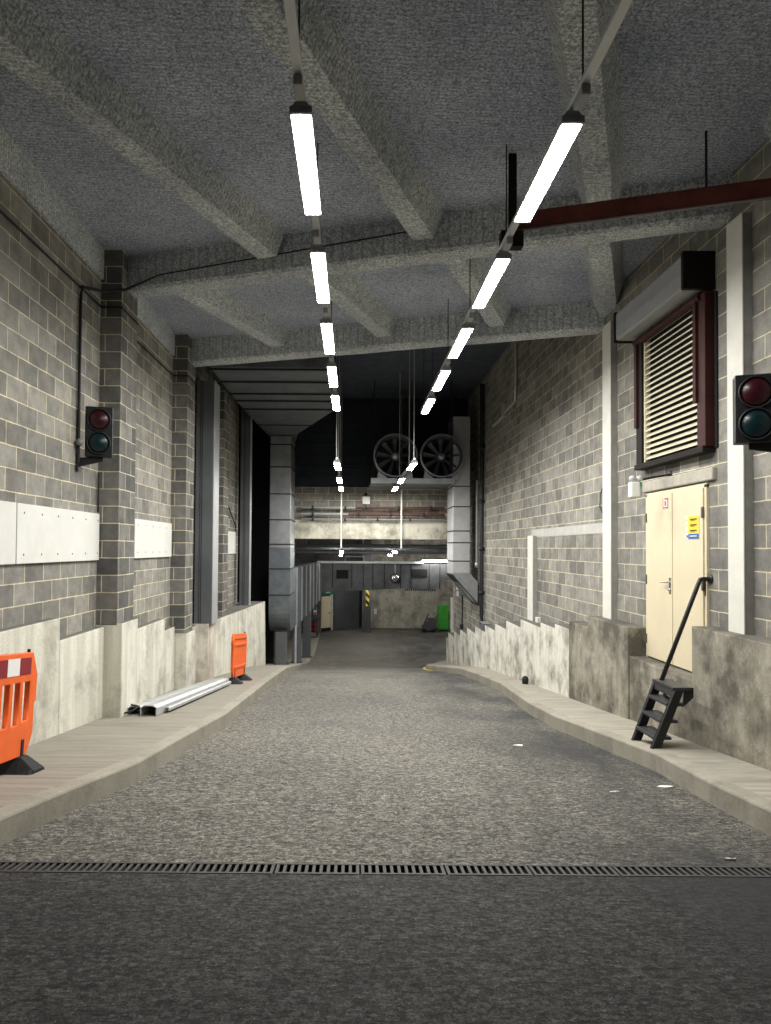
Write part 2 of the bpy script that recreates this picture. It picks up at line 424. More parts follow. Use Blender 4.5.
def kerb(tab, sgn, y0, y1, mat, label):
    mb = MB(); rings = []
    for y in ys(y0, y1, .2):
        x = interp(tab, y); z = zp(y)
        prof = [(0, -.4), (0, -.02), (.008, -.006), (.022, .0), (.15, .002), (.15, -.4)]
        rings.append([(x - sgn * dx, y, z + dz) for dx, dz in prof])
    mb.loft(rings, True)
    return struct(mb, 'kerb', mat, label, 'kerb')
kerb(KL, 1, -3, 41.5, M['kerb'], 'long concrete kerb edging the left pavement')
kerb(KR, -1, -3, 22.6, M['kerb'], 'long concrete kerb edging the right pavement')
kerb(KR, -1, 22.6, 30.4, M['kerb'], 'rounded kerb nose where the right plinth ends')
mb = MB(); mb.sheet([[(interp(KR, y) - d, y, zr(y) + .004) for d in (.02, .13)] for y in ys(22.9, 30.4, .2)])
struct(mb, 'road_marking', M['yellow_line'], 'yellow line painted round the kerb nose at the ramp end', 'road marking')

# left wall
WT = 5.3
mb = MB(); mb.box(XL - .4, XL, -3, 21.0, -4.6, WT)
struct(mb, 'wall_left', M['block_left'], 'grey block wall with pale mortar joints on the left', 'wall')
mb = MB(); mb.box(XL - .02, XL + .035, -3, 9.55, 3.5, 3.9); mb.box(XL - .02, XL + .035, 10.2, 13.3, 3.5, 3.9)
struct(mb, 'wall_left_strip', M['beam'], 'rough coated concrete band between left block wall and ceiling', 'wall')
PILLARS = [(9.5, 10.2), (13.3, 13.95), (17.1, 17.8)]
plab = ['block pillar beside the left traffic light', 'block pillar between the two whole white wall panels beyond the first', 'block pillar behind the dark grey boxed steel column']
plab[1] = 'second block pillar on the left, just before the dark boxed steel column'
for (a, b), lb in zip(PILLARS, plab):
    mb = MB(); mb.box(XL - .05, -3.07, a, b, {9.5: -1.02, 13.3: -1.6, 17.1: -1.7}[a], 3.9 if a < 15 else WT)
    struct(mb, 'pillar', M['block_pillar_dim'], lb, 'pillar')
mb = MB()
for a, b, x, z in [(-3, 8.07, -3.23, -.79), (8.07, 9.5, -3.23, -1.04), (9.5, 10.2, -3.0, -1.0), (10.2, 12.55, -3.23, -1.23), (12.55, 13.25, -3.23, -1.44),
                   (13.28, 13.97, -3.02, -1.57), (13.97, 15.05, -3.21, -1.6), (15.05, 15.75, -2.98, -1.58)]:
    mb.box(XL - .06, x, a, b, zp(b) - .5, z)
mb.hexa([(XL - .06, 15.75, -4.3), (-3.10, 15.75, -4.3), (-2.66, 22.4, -4.3), (XL - .06, 22.4, -4.3), (XL - .06, 15.75, -1.62), (-3.10, 15.75, -1.62), (-2.66, 22.0, -1.62), (XL - .06, 22.0, -1.62)])
struct(mb, 'wall_left_base', M['plinth_left'], 'stained white concrete plinth stepping down below left block wall', 'plinth', bevel=.012)

# recess behind the left duct, its shade painted near-black
mb = MB(); mb.box(-5.9, -5.6, 20.6, 25.2, -4.8, WT); mb.box(-5.9, XL - .3, 20.6, 20.9, -4.8, WT)
struct(mb, 'wall_recess', M['void'], 'recess between left wall end and the tall duct, shade painted black', 'wall')

# right wall
mb = MB(); mb.box(XR, XR + .4, -3, 28.5, -6, WT)
struct(mb, 'wall_right', M['block_right'], 'grey block wall with louvre and cream doors on the right', 'wall')
mb = MB(); PX = 3.62
mb.box(PX, XR + .05, -3, 7.84, zp(7.9) - .5, -.81)
mb.box(3.64, XR + .05, 7.84, 9.66, zp(9.7) - .5, -1.395)
for a, b, z in [(9.66, 11.3, -1.02), (11.3, 12.3, -1.2)]:
    mb.box(PX, XR + .05, a, b, zp(b) - .5, z)
struct(mb, 'wall_right_base', M['plinth_right'], 'brown stained concrete plinth around the cream doors', 'plinth', bevel=.012)
mb = MB()
steps = [(12.3, 13.2, -1.34), (13.2, 14.2, -1.42), (14.2, 15.9, -1.52), (15.9, 17.4, -1.70), (17.4, 18.8, -1.91), (18.8, 20.2, -2.10), (20.2, 21.8, -2.30), (21.8, 23.4, -2.52), (23.4, 24.9, -2.74), (24.9, 26.4, -2.96), (26.4, 28.0, -3.2), (28.0, 28.6, -3.45)]
for a, b, z in steps: mb.box(PX + .01, XR + .05, a, b, zp(b) - .5, z)
struct(mb, 'wall_right_base', M['plinth_pale'], 'pale concrete plinth with saw-tooth steps going down the right wall', 'plinth', bevel=.012)
mb = MB(); mb.box(XR - .012, XR + .02, 10.85, 15.9, .255, .42)
struct(mb, 'trim_1', plain('lintel_conc', (.46, .45, .42), .9, 0, .12, 3, .2, .1), 'pale concrete band course between two white posts on the right', 'band')
for i, (a, b, z0, z1, lb) in enumerate([(7.08, 7.38, -.83, 3.32, 'white post behind right traffic light, near the doors'),
                                        (10.75, 11.1, -1.04, 3.4, 'tall white post on the right wall beyond the louvre'),
                                        (15.45, 15.9, -1.72, .29, 'short white post under the end of the concrete band')]):
    t = thing('trim_%d' % (i + 2), lb, 'post', (XR - .05, (a + b) / 2, z0), kind='structure')
    m1 = MB(); m1.box(XR - .10, XR - .085, a, b, z0, z1); m1.build('face_strip', M['white_post'], t, bevel=.004)
    m2 = MB(); m2.box(XR - .085, XR + .01, a + .005, b - .005, z0, z1); m2.build('core', M['post_shade_side'], t, bevel=.004)
mb = MB(); mb.box(XR - .07, XR + .01, 15.15, 15.35, -1.72, -1.42)
tag(mb.build('stub_post', M['white_post'], bevel=.006), 'little white stub beside the foot of the short white post', 'post')

# ceiling over the entrance bays, following the skewed beams
def beam_y(k, x): return {1: 9.86, 2: 13.72}[k] - .335 * (x - XL)
mb = MB()
CZ = 3.9
mb.hexa([(XL - .3, -3, CZ), (XR + .3, -3, CZ), (XR + .3, beam_y(2, XR + .3) + .2, CZ), (XL - .3, beam_y(2, XL - .3) + .2, CZ),
         (XL - .3, -3, CZ + .3), (XR + .3, -3, CZ + .3), (XR + .3, beam_y(2, XR + .3) + .2, CZ + .3), (XL - .3, beam_y(2, XL - .3) + .2, CZ + .3)])
struct(mb, 'ceiling', M['ceiling'], 'speckled grey sprayed concrete ceiling over the entrance', 'ceiling')
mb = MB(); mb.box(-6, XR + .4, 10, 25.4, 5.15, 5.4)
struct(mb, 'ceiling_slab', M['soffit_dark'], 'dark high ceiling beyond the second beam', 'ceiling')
for k, lb in ((1, 'nearer cross beam of rough coated concrete below the ceiling'), (2, 'farther cross beam of rough coated concrete before the dark bay')):
    mb = MB(); xa, xb = XL - .1, XR + .1; w = .36; zt = CZ + .05 if k == 1 else 5.3
    prof = [(0, zt), (0, 3.49), (.03, 3.455), (.10, 3.44), (w - .10, 3.44), (w - .03, 3.455), (w, 3.49), (w, zt)]
    rings = []
    for i in range(13):
        x = xa + (xb - xa) * i / 12
        rings.append([(x, beam_y(k, x) + d, z + random.uniform(-.006, .006) * (z < 3.6)) for d, z in prof])
    mb.loft(rings, True); struct(mb, 'beam', M['beam'], lb, 'beam')
TA = math.tan(R(21.5))
def rib(x0, kind, label):
    """trapezoid ceiling rib running at an angle to the ramp"""
    n = 14; mb = MB(); rings = []
    ya, yb = (-3, 9.9) if kind == 1 else (7.5, 13.9)
    pts = []
    for i in range(121):
        y = ya + (yb - ya) * i / 120; x = x0 + TA * (y - 9)
        lo = beam_y(1, x) + .3 if kind == 2 else -3
        hi = beam_y(1, x) + .05 if kind == 1 else beam_y(2, x) + .05
        if XL - .15 < x < XR + .15 and lo <= y <= hi: pts.append((x, y))
    if len(pts) < 3: return
    px, py = math.cos(R(21.5)), -math.sin(R(21.5))
    for x, y in pts[::4] + [pts[-1]]:
        ring = []
        for d, z in [(-.26, CZ + .03), (-.23, CZ - .03), (-.125, 3.62), (.125, 3.62), (.23, CZ - .03), (.26, CZ + .03)]:
            j = random.uniform(-.006, .006)
            ring.append((x + px * (d + j), y + py * (d + j), z))
        rings.append(ring)
    mb.loft(rings, True); struct(mb, 'beam', M['beam'], label, 'rib')
rib(-1.12, 1, 'coated ceiling rib slanting from top left corner to the nearer beam')
rib(1.0, 1, 'coated ceiling rib slanting between the two light rows to the nearer beam')
rib(3.12, 1, 'coated ceiling rib meeting the nearer beam right of the light rows')
rib(4.95, 1, 'coated ceiling rib at the top right corner above the red steel')
rib(-3.0, 2, 'leftmost ceiling rib between the two cross beams')
rib(-.85, 2, 'ceiling rib between the two cross beams left of the right light row')
rib(1.2, 2, 'ceiling rib between the two cross beams behind the right light row')
rib(3.05, 2, 'rightmost ceiling rib between the two cross beams')

# portal wall and its beam
mb = MB(); mb.box(-5.9, -2.68, 24.6, 24.85, -5, WT)  # near-black sheet standing in for the shade inside the recess
struct(mb, 'wall_recess', M['void'], 'end of the recess beside the tall left duct, shade painted black', 'wall')
mb = MB(); mb.box(-2.9, XR + .2, 25.0, 25.45, .95, WT)
struct(mb, 'wall_back', M['block_back'], 'pale block wall above the opening at the end of the bay', 'wall')
mb = MB(); mb.box(-2.9, XR + .02, 24.93, 25.5, .30, .95)
struct(mb, 'beam', M['conc_back'], 'pale rough concrete beam over the opening at the ramp end', 'beam', bevel=.02)

M['shade_panel'] = plain('shade_panel', (.022, .027, .038), .8, 0, .3, 2)
mb = MB(); mb.box(-2.7, XR + .1, 24.96, 25.01, 2.08, WT)  # dark ribbed panel: shade above the lamp cut-off put into its colour
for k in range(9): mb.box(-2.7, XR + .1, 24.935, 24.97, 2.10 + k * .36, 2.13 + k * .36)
struct(mb, 'wall_panel', M['shade_panel'], 'ribbed panel of the end wall behind the two fans, shade painted in', 'wall')
# room at the bottom of the ramp
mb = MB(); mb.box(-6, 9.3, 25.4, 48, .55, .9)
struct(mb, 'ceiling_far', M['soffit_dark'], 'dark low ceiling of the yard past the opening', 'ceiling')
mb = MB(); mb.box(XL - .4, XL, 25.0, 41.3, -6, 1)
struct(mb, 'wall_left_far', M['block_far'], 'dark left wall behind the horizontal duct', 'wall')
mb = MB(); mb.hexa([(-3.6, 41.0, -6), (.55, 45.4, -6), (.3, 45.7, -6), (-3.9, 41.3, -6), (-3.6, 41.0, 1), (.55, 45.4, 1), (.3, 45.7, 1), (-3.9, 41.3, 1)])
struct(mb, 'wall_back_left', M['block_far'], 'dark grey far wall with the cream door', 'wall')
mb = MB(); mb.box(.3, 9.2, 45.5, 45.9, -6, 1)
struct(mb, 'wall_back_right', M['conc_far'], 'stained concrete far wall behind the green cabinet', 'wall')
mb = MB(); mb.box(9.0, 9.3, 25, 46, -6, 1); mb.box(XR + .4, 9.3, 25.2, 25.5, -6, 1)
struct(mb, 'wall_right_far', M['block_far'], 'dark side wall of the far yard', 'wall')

# ------------------------------------------------------------------ white panels on the left wall
pl = [(4.0, 7.13, 'large white board nearest the camera, cut by photo edge, left wall'),
      (7.15, 9.46, 'long white board between photo edge board and first block pillar'),
      (11.0, 13.22, 'white board between the first and second block pillars'),
      (14.1, 14.95, 'sliver of white board between second block pillar and dark steel column'),
      (18.9, 20.4, 'small white board beyond the dark steel column, behind orange barrier')]
for a, b, lb in pl:
    t = thing('wall_board', lb, 'board', (XL + .02, (a + b) / 2, -.18), group='white boards on the left wall')
    mb = MB(); mb.box(XL - .002, XL + .04, a, b, -.18, .42); mb.build('board', M['white_panel'], t, bevel=.004)
    m2 = MB()
    y = a + .15
    while y < b - .05:
        for z in (-.09, .33):
            m2.lathe((XL + .04, y, z), (1, 0, 0), [(.001, .004), (.012, .003), (.013, -.002)], 8)
        y += .42
    m2.build('screws', M['steel_hinge'], t)['kind'] = 'stuff'

# ------------------------------------------------------------------ boxed steel columns on the left
def steel_column(y0, y1, x0, x1, z0, z1, label):
    t = thing('steel_column', label, 'column', ((x0 + x1) / 2, (y0 + y1) / 2, z0))
    mb = MB(); mb.box(x0, x1, y0, y1, z0, z1); mb.build('casing', M['steel_grey'], t, bevel=.012)
    m2 = MB(); m2.box(x1 - .002, x1 + .012, y0 + .02, y1, z0, z1); m2.build('lit_side', M['galv_pale'], t, bevel=.003)  # pale sheet over the whole side face: its lit look painted in
    m3 = MB()
    for x in (x0 + .10, x0 + .14): m3.box(x - .005, x + .005, y0 - .008, y0 + .01, z0, z1)
    m3.build('seam', M['seam'], t)
steel_column(15.12, 15.72, -3.30, -2.93, -1.6, 3.47, 'dark grey boxed steel column standing on left plinth, after second block pillar')
steel_column(20.45, 20.75, -3.2, -2.93, -1.65, 4.2, 'thin grey steel column between small white board and black recess')

# ------------------------------------------------------------------ lights
def tube_light(x, y, z, label, group, length=1.5, rot=0, tilt=0.0, mat='tube_light', w=.13):
    t = thing('ceiling_light', label, 'light', (x, y, z), rot, group)
    t.rotation_euler = (tilt, 0, rot)
    h = length / 2
    mb = MB(); mb.prism([(-w / 2 - .012, .004), (-w / 2 - .012, .03), (-.04, .085), (.04, .085), (w / 2 + .012, .03), (w / 2 + .012, .004)], 'y', -h, h)
    mb.build('housing', M['housing'], t, bevel=.004, local=True)
    arc = [(-w / 2 + w * i / 8, -.0035 * math.sin(PI * i / 8)) for i in range(9)]
    m2 = MB(); m2.sheet([[(px, yy, pz + .001) for px, pz in arc] for yy in (-h + .03, h - .03)])
    if mat == 'tube_far':
        m2 = MB(); m2.box(-.06, .06, -h + .03, h - .03, -.075, .003)
    m2.build('diffuser', M[mat], t, local=True)
    for s in (-1, 1):
        m3 = MB(); m3.box(-w / 2 - .012, w / 2 + .012, s * h - .012, s * h + .012, .0, .05)
        m3.build('end_cap', M['pipe_grey'], t, bevel=.006, local=True)
    return t
ordn = ['nearest', 'second nearest', 'third', 'fourth', 'farthest high']
Y0 = [4.80, 7.06, 9.28, 11.46, 13.62]
for side, X, H in (('left', -.375, 2.90), ('right', 1.445, 2.85)):
    for k, y in enumerate(Y0):
        tube_light(X, y + .76, H - .012 * k, f'{ordn[k]} glowing tube light of the {side} overhead row', f'tube lights in the {side} high row')
    # the steel rail that carries the row, running on unlit over the camera
    t = thing('lighting_rail', f'steel rail and hanger rods carrying the {side} row of tube lights', 'rail', (X, 4.7, H + .1))
    mb = MB(); mb.box(X - .032, X + .032, -2, 15.5, H + .088, H + .13); mb.build('rail', M['galv_pale'], t, bevel=.006)
    for y in (2.2, 4.6, 6.95, 9.15, 11.3):
        ym = y
        if ym > 11.0 and False: break
        m2 = MB(); m2.path([(X, ym, H + .12), (X, ym, CZ + .02)], .007, 6); m2.build('hanger_rod', M['seam'], t)
    for y in (13.5, 15.3):
        m2 = MB(); m2.path([(X, y, H + .12), (X, y, 5.17)], .007, 6); m2.build('hanger_rod', M['seam'], t)
    for y in [4.62, 6.88, 9.1, 11.28, 13.44]:
        m2 = MB(); m2.box(X - .03, X + .03, y - .09, y + .09, H + .02, H + .09); m2.build('joint_box', M['housing'], t, bevel=.008)
for side, xs in (('left', (-.40, -.42, -.42)), ('right', (1.36, 1.32, 1.28))):
    for k, (x, y) in enumerate(zip(xs, (17.3, 20.6, 23.0))):
        z = (1.93, 1.90, 1.86)[k]
        tube_light(x, y, z, f"{('nearest', 'middle', 'farthest')[k]} of three lower tube lights in the {side} row before the opening", f'lower tube lights of the {side} row', 1.5)
    t = thing('lighting_rail', f'rail and long rods carrying the lower tube lights of the {side} row', 'rail', (xs[0], 16.6, 2.0))
    mb = MB(); mb.path([(xs[0], 16.5, 2.03), (xs[1], 20.6, 2.0), (xs[2], 23.7, 1.96)], .03, 8); mb.build('rail', M['galv_pale'], t)
    for x, y in ((xs[0] - .01, 16.55), (xs[0], 18.1), (xs[1], 21.3)):
        m2 = MB(); m2.path([(x, y, 2.02), (x, y, 5.17)], .012, 8); m2.build('hanger_rod', M['galv_pale'], t)
for x, lb in ((-.43, 'left white rod hanging in front of pale opening beam'), (1.59, 'right white rod hanging in front of pale opening beam')):
    mb = MB(); mb.path([(x, 24.5, 2.0), (x, 24.5, .0)], .028, 10)
    t = tag(mb.build('hanging_rod', M['white_post']), lb, 'rod', 'white rods at the opening')
    mb = MB(); mb.path([(x, 24.5, 2.0), (x, 24.5, 5.17)], .012, 8); mb.build('hanger_wire', M['galv_pale'], t)
far = [(-.50, 30, -.12, 'nearer small tube light past the opening, left'), (-.62, 35.2, -.30, 'farther small tube light past the opening, left'),
       (1.68, 30, -.12, 'nearer small tube light past the opening, right'), (1.74, 35.2, -.30, 'farther small tube light past the opening, right')]
for x, y, z, lb in far:
    t = tube_light(x, y, z, lb, 'small tube lights past the opening', 1.5, 0, 0, 'tube_far')
    mb = MB(); mb.path([(0, -.6, .07), (0, -.6, .56 - z)], .01, 6); mb.build('hanger_rod', M['seam'], t, local=True)
    mb = MB(); mb.path([(0, .6, .07), (0, .6, .56 - z)], .01, 6); mb.build('hanger_rod', M['seam'], t, local=True)
t = tube_light(4.25, 37.55, -.60, 'long tube light lying crosswise above the cross duct', 'tube across the far duct', 1.5, R(90), 0, 'tube_far')
mb = MB(); mb.path([(0, -.6, .07), (0, -.6, 1.16)], .01, 6); mb.build('hanger_rod', M['seam'], t, local=True); mb = MB(); mb.path([(0, .6, .07), (0, .6, 1.16)], .01, 6); mb.build('hanger_rod', M['seam'], t, local=True)
# lamps added unseen behind the cross duct to brighten the far wall
for x, y, z, lb in ((1.2, 42.2, -1.3, 'added tube light hidden behind the cross duct, over the dark shutter'), (6.2, 41.6, -.5, 'added tube light hidden behind the cross duct, over the green cabinet')):
    t = tube_light(x, y, z, lb, 'added tube lights hidden behind the cross duct', 1.5, R(90), 0, 'tube_far')
    for u in (-.6, .6):
        mb = MB(); mb.path([(0, u, .07), (0, u, .56 - z)], .01, 6); mb.build('hanger_rod', M['seam'], t, local=True)

# ------------------------------------------------------------------ ducts
def seam_ring(m, x0, x1, y0, y1, z, e=.022, h=.035):
    m.box(x0 - e, x1 + e, y0 - e, y1 + e, z - h / 2, z + h / 2)
DY0, DY1, DX0, DX1 = 22.6, 24.15, -2.62, -1.97
t = thing('supply_duct', 'big grey sheet metal duct dropping on the left and bending into the yard', 'duct', ((DX0 + DX1) / 2, 23.4, -2.65))
mb = MB()          # wide flat run below the high ceiling, narrowing to the drop
def ring4(y, x0, x1, z0, z1): return [(x0, y, z0), (x1, y, z0), (x1, y, z1), (x0, y, z1)]
mb.loft([ring4(14.2, -2.85, -.52, 3.52, 4.7), ring4(18.6, -2.85, -.52, 3.52, 4.7), ring4(22.4, -2.72, -1.75, 3.5, 4.7), ring4(24.15, DX0, DX1, 3.45, 4.7)])
mb.build('overhead_run', M['galv_dark'], t, bevel=.01)
m2 = MB()
for y in (14.3, 15.4, 16.6, 17.4, 18.45, 20.8):
    f = 0 if y < 18.6 else (y - 18.6) / 3.8
    m2 = MB(); m2.box(-2.87 + .13 * f, -.50 - 1.22 * f, y - .025, y + .025, 3.485, 3.56); m2.build('overhead_seam', M['seam'], t)
mb = MB(); mb.box(DX0, DX1, DY0, DY1, -1.55, 3.47); mb.build('drop', M['galv'], t, bevel=.012)
m2 = MB()
for z in (3.2, 2.5, 1.66, .86, .1, -.66, -1.47):
    m2 = MB(); seam_ring(m2, DX0, DX1, DY0, DY1, z); m2.build('drop_seam', M['seam'], t)
mb = MB()
prof = [(DY0, -1.5)]
for i in range(9):
    a = PI + (PI / 2) * i / 8
    prof.append((DY0 + .75 + .75 * math.cos(a), -1.9 + .75 * math.sin(a)))
prof += [(25.0, -2.66), (25.0, -.72), (DY1, -.72), (DY1, -1.5)]
prof = prof[:10] + [(25.0, -2.66), (25.0, -.72), (DY1, -.72), (DY1, .0), (DY0, .0)]
prof = prof[1:] if prof[0] == prof[1] else prof
mb.prism([(a - .006 if a < DY0 + .2 else a, b) for a, b in prof], 'x', DX0 - .006, DX1 + .006); mb.build('elbow', M['galv_dark'], t, bevel=.01)
mb = MB(); mb.loft([[(DX0, 25, -2.66), (DX1, 25, -2.66), (DX1, 25, -.72), (DX0, 25, -.72)], [(-2.45, 39.4, -2.62), (-1.72, 39.4, -2.62), (-1.72, 39.4, -.80), (-2.45, 39.4, -.80)]])
mb.build('level_run', M['duct_cross'], t, bevel=.01)
m2 = MB()
for i in range(21):
    y = 25.0 + i * .66; f = (y - 25) / 14.4; x = DX1 + (-1.72 - DX1) * f
    m2 = MB(); m2.box(x - .3, x + .06, y - .035, y + .035, -2.70 + .02 * f, -.68 - .08 * f); m2.build('level_seam', M['galv'] if i % 3 == 0 else M['steel_grey'], t)  # every third seam paler: ribs catching light, put into the colour
mb = MB(); mb.prism([(-2.0, -.80), (4.55, -.80), (5.6, -.80), (5.6, -1.62), (4.75, -1.62), (4.1, -2.14), (2.4, -2.10), (-2.0, -2.35)], 'y', 38.2, 39.4)
mb.build('cross_run', M['duct_cross'], t, bevel=.01)
m2 = MB()
for x in (-1.1, -.1, .5, 1.0, 1.6, 2.45, 3.0, 3.95, 4.5): 
    m2 = MB(); m2.box(x - .03, x + .03, 38.16, 38.25, -2.1, -.78); m2.build('cross_seam', M['seam'], t)
m2 = MB()
for i in range(16): m2.box(2.7 + i * .1, 2.76 + i * .1, 38.17, 38.3, -2.22, -2.12)
m2.build('lower_flange', M['seam'], t)
for x0, x1, z0, z1 in ((-.9, -.28, -1.58, -1.15), (3.02, 3.84, -1.47, -1.08)):
    g = MB(); g.box(x0, x1, 38.12, 38.25, z0, z1); go = g.build('grille', M['void'], t, bevel=.01)
    g = MB()
    for k in range(7): zz = z0 + (z1 - z0) * (k + .5) / 7; g.box(x0 + .03, x1 - .03, 38.105, 38.125, zz - .008, zz + .008)
    g.build('louvre', M['void'], go)
# legs carrying the duct
for x, y, w, lb in ((-2.25, 22.95, .17, 'nearest dark steel leg under the duct elbow'), (-2.05, 26.5, .15, 'second dark steel leg under the level duct'), (-2.0, 31.5, .17, 'third steel leg under the level duct')):
    t = thing('duct_support', lb, 'support', (x, y, zp(y)), group='legs under the duct')
    mb = MB(); mb.box(x - w, x + w, y - w, y + w, zp(y) - .02, -2.64); mb.build('post', M['steel_grey'], t, bevel=.01)
    mb = MB(); mb.box(x - w - .06, x + w + .06, y - w - .06, y + w + .06, zp(y) - .05, zp(y) + .04); mb.build('base_plate', M['seam'], t, bevel=.006)
mb = MB(); mb.box(-1.99, -1.93, 24.9, 25.0, zp(25) - .02, -2.65)
tag(mb.build('steel_angle', M['galv_pale'], bevel=.004), 'pale thin upright between the first two duct legs', 'post')

# right-hand duct
RX0, RX1, RY0, RY1 = 3.06, 3.58, 22.55, 23.95
t = thing('extract_duct', 'grey sheet metal duct dropping down by the right wall below the fans', 'duct', (3.3, 23.2, -1.75))
mb = MB(); mb.box(RX0, RX1, RY0, RY1, -.75, 4.1); mb.build('drop', M['galv_pale'], t, bevel=.01)
m2 = MB()
for z in (1.93, 1.30, .55, .19, -.38):
    m2 = MB(); seam_ring(m2, RX0, RX1, RY0, RY1, z, .018, .03); m2.build('drop_seam', M['seam'], t)
mb = MB(); mb.prism([(RX0, -.75), (RX1, -.75), (3.83, -1.02), (3.83, -1.72), (3.56, -1.50), (RX0, -.80)], 'y', RY0, RY1); mb.build('boot', M['galv'], t, bevel=.01)
m2 = MB()
m2.hexa([(RX0 - .02, RY0 - .03, -.82), (3.85, RY0 - .03, -1.76), (3.85, RY1, -1.76), (RX0 - .02, RY1, -.82), (RX0 - .02, RY0 - .03, -.78), (3.85, RY0 - .03, -1.70), (3.85, RY1, -1.70), (RX0 - .02, RY1, -.78)])
m2.build('boot_flange', M['seam'], t)

# dark pipes beside it on the right wall
t = thing('drain_pipe', 'black vertical downpipe on right wall beside the extract duct', 'pipe', (3.78, 21.6, -2.4))
mb = MB(); mb.path([(3.78, 21.6, 4.9), (3.78, 21.6, -1.95), (3.78, 21.57, -2.10), (3.76, 21.4, -2.2)], .065, 12); mb.build('pipe', M['black'], t)
for z in (3.0, 1.4, 0.0, -1.3):
    m2 = MB(); m2.lathe((3.78, 21.6, z), (0, 0, 1), [(.066, -.05), (.085, -.05), (.085, .05), (.066, .05)], 14); m2.build('collar', M['black'], t)
t = thing('conduit', 'grey vertical conduit between the black downpipe and duct', 'pipe', (3.72, 22.2, -.6))
mb = MB(); mb.path([(3.76, 22.3, 2.1), (3.76, 22.3, -.45)], .04, 10); mb.build('pipe', M['pipe_grey'], t)
m2 = MB(); m2.lathe((3.76, 22.3, -.5), (0, 0, 1), [(.041, .08), (.07, .06), (.07, -.06), (.02, -.08)], 12); m2.build('fitting', M['galv'], t)
t = thing('trunking_foot', 'dark stepped metal foot on plinth at the bottom of the downpipe', 'foot', (3.75, 20.9, -2.3))
mb = MB(); mb.box(3.66, 3.86, 20.5, 21.1, -2.295, -2.12); mb.build('body', M['steel_grey'], t, bevel=.012)
m2 = MB(); m2.box(3.65, 3.86, 20.48, 21.12, -2.12, -2.09)
m2.build('lid', M['pipe_grey'], t, bevel=.006)

# ------------------------------------------------------------------ jet fans on their platform
FZ, FY = 2.83, 22.2
t = thing('fan_platform', 'long steel platform carrying the two round fans', 'platform', (2.1, 23.2, 1.98))
mb = MB(); mb.box(.52, 3.04, 22.0, 24.6, 2.0, 2.10); mb.build('deck', M['galv_dark'], t, bevel=.01)
for y in (22.02, 24.5):
    m2 = MB(); m2.box(.50, 3.04, y - .03, y + .03, 1.96, 2.12); m2.build('edge_beam', M['galv'], t, bevel=.005)
for x, y in ((.6, 22.2), (.6, 24.4), (2.95, 22.2), (2.95, 24.4)):
    m2 = MB(); m2.path([(x, y, 2.1), (x, y, 5.17)], .015, 8); m2.build('hanger_rod', M['seam'], t)
for i, (x, lb) in enumerate(((1.25, 'left one of the two big round ventilation fans'), (2.67, 'right one of the two big round ventilation fans'))):
    t = thing('ventilation_fan', lb, 'fan', (x, FY + .6, 2.1), group='big round fans')
    c = (x, FY, FZ); r = .60
    mb = MB(); mb.lathe(c, (0, 1, 0), [(r + .055, -.02), (r + .07, .0), (r + .055, .03), (r + .01, .10), (r + .01, 1.4), (r - .012, 1.4), (r - .012, .12), (r + .02, .03), (r + .055, -.02)], 48)
    mb.build('casing', M['galv_dark'], t)
    m2 = MB(); m2.lathe(c, (0, 1, 0), [(r + .03, -.035), (r + .075, -.035), (r + .085, 0), (r + .075, .03), (r + .03, .03), (r + .03, -.035)], 48)
    m2.build('inlet_ring', M['fan_steel'], t)
    hub = MB(); hub.lathe(c, (0, 1, 0), [(.001, .12), (.06, .12), (.10, .14), (.12, .2), (.12, .55), (.001, .55)], 24); hb = hub.build('hub', M['fan_steel'], t)
    cap = MB(); cap.lathe(c, (0, 1, 0), [(.001, .10), (.05, .10), (.055, .125)], 20); cap.build('hub_cap', M['white_plastic'] if i == 0 else M['fan_steel'], hb)
    for k in range(9):
        a = 2 * PI * k / 9 + .2
        d = Vector((math.cos(a), 0, math.sin(a))); n = Vector((-math.sin(a), 0, math.cos(a)))
        b = MB(); rings = []
        for s_ in range(5):
            rr = .1 + (r - .14) * s_ / 4; ch = .055 + .03 * s_ / 4; tw = R(52 - 22 * s_ / 4)
            ctr = Vector(c) + d * rr + Vector((0, .36, 0))
            u = n * math.cos(tw) + Vector((0, 1, 0)) * math.sin(tw); w = n * -math.sin(tw) + Vector((0, 1, 0)) * math.cos(tw)
            rings.append([ctr - u * ch - w * .004, ctr + w * -.012, ctr + u * ch - w * .004, ctr + u * ch + w * .004, ctr + w * .004, ctr - u * ch + w * .004])
        b.loft(rings, True, False); b.build('blade', M['galv_dark'], t)
    sp = MB()
    for k in range(3):
        a = PI / 2 + k * 2 * PI / 3
        sp.path([(x + .1 * math.cos(a), FY + .62, FZ + .1 * math.sin(a)), (x + r * math.cos(a), FY + .62, FZ + r * math.sin(a))], .014, 6)
    sp.build('strut', M['galv'], t)
    for s_ in (-1, 1):
        ft = MB(); ft.prism([(x + s_ * .20, 2.1), (x + s_ * .56, 2.1), (x + s_ * .50, 2.46), (x + s_ * .40, 2.40)], 'y', FY + .15, FY + .22)
        ft.build('foot', M['galv'], t, bevel=.004)

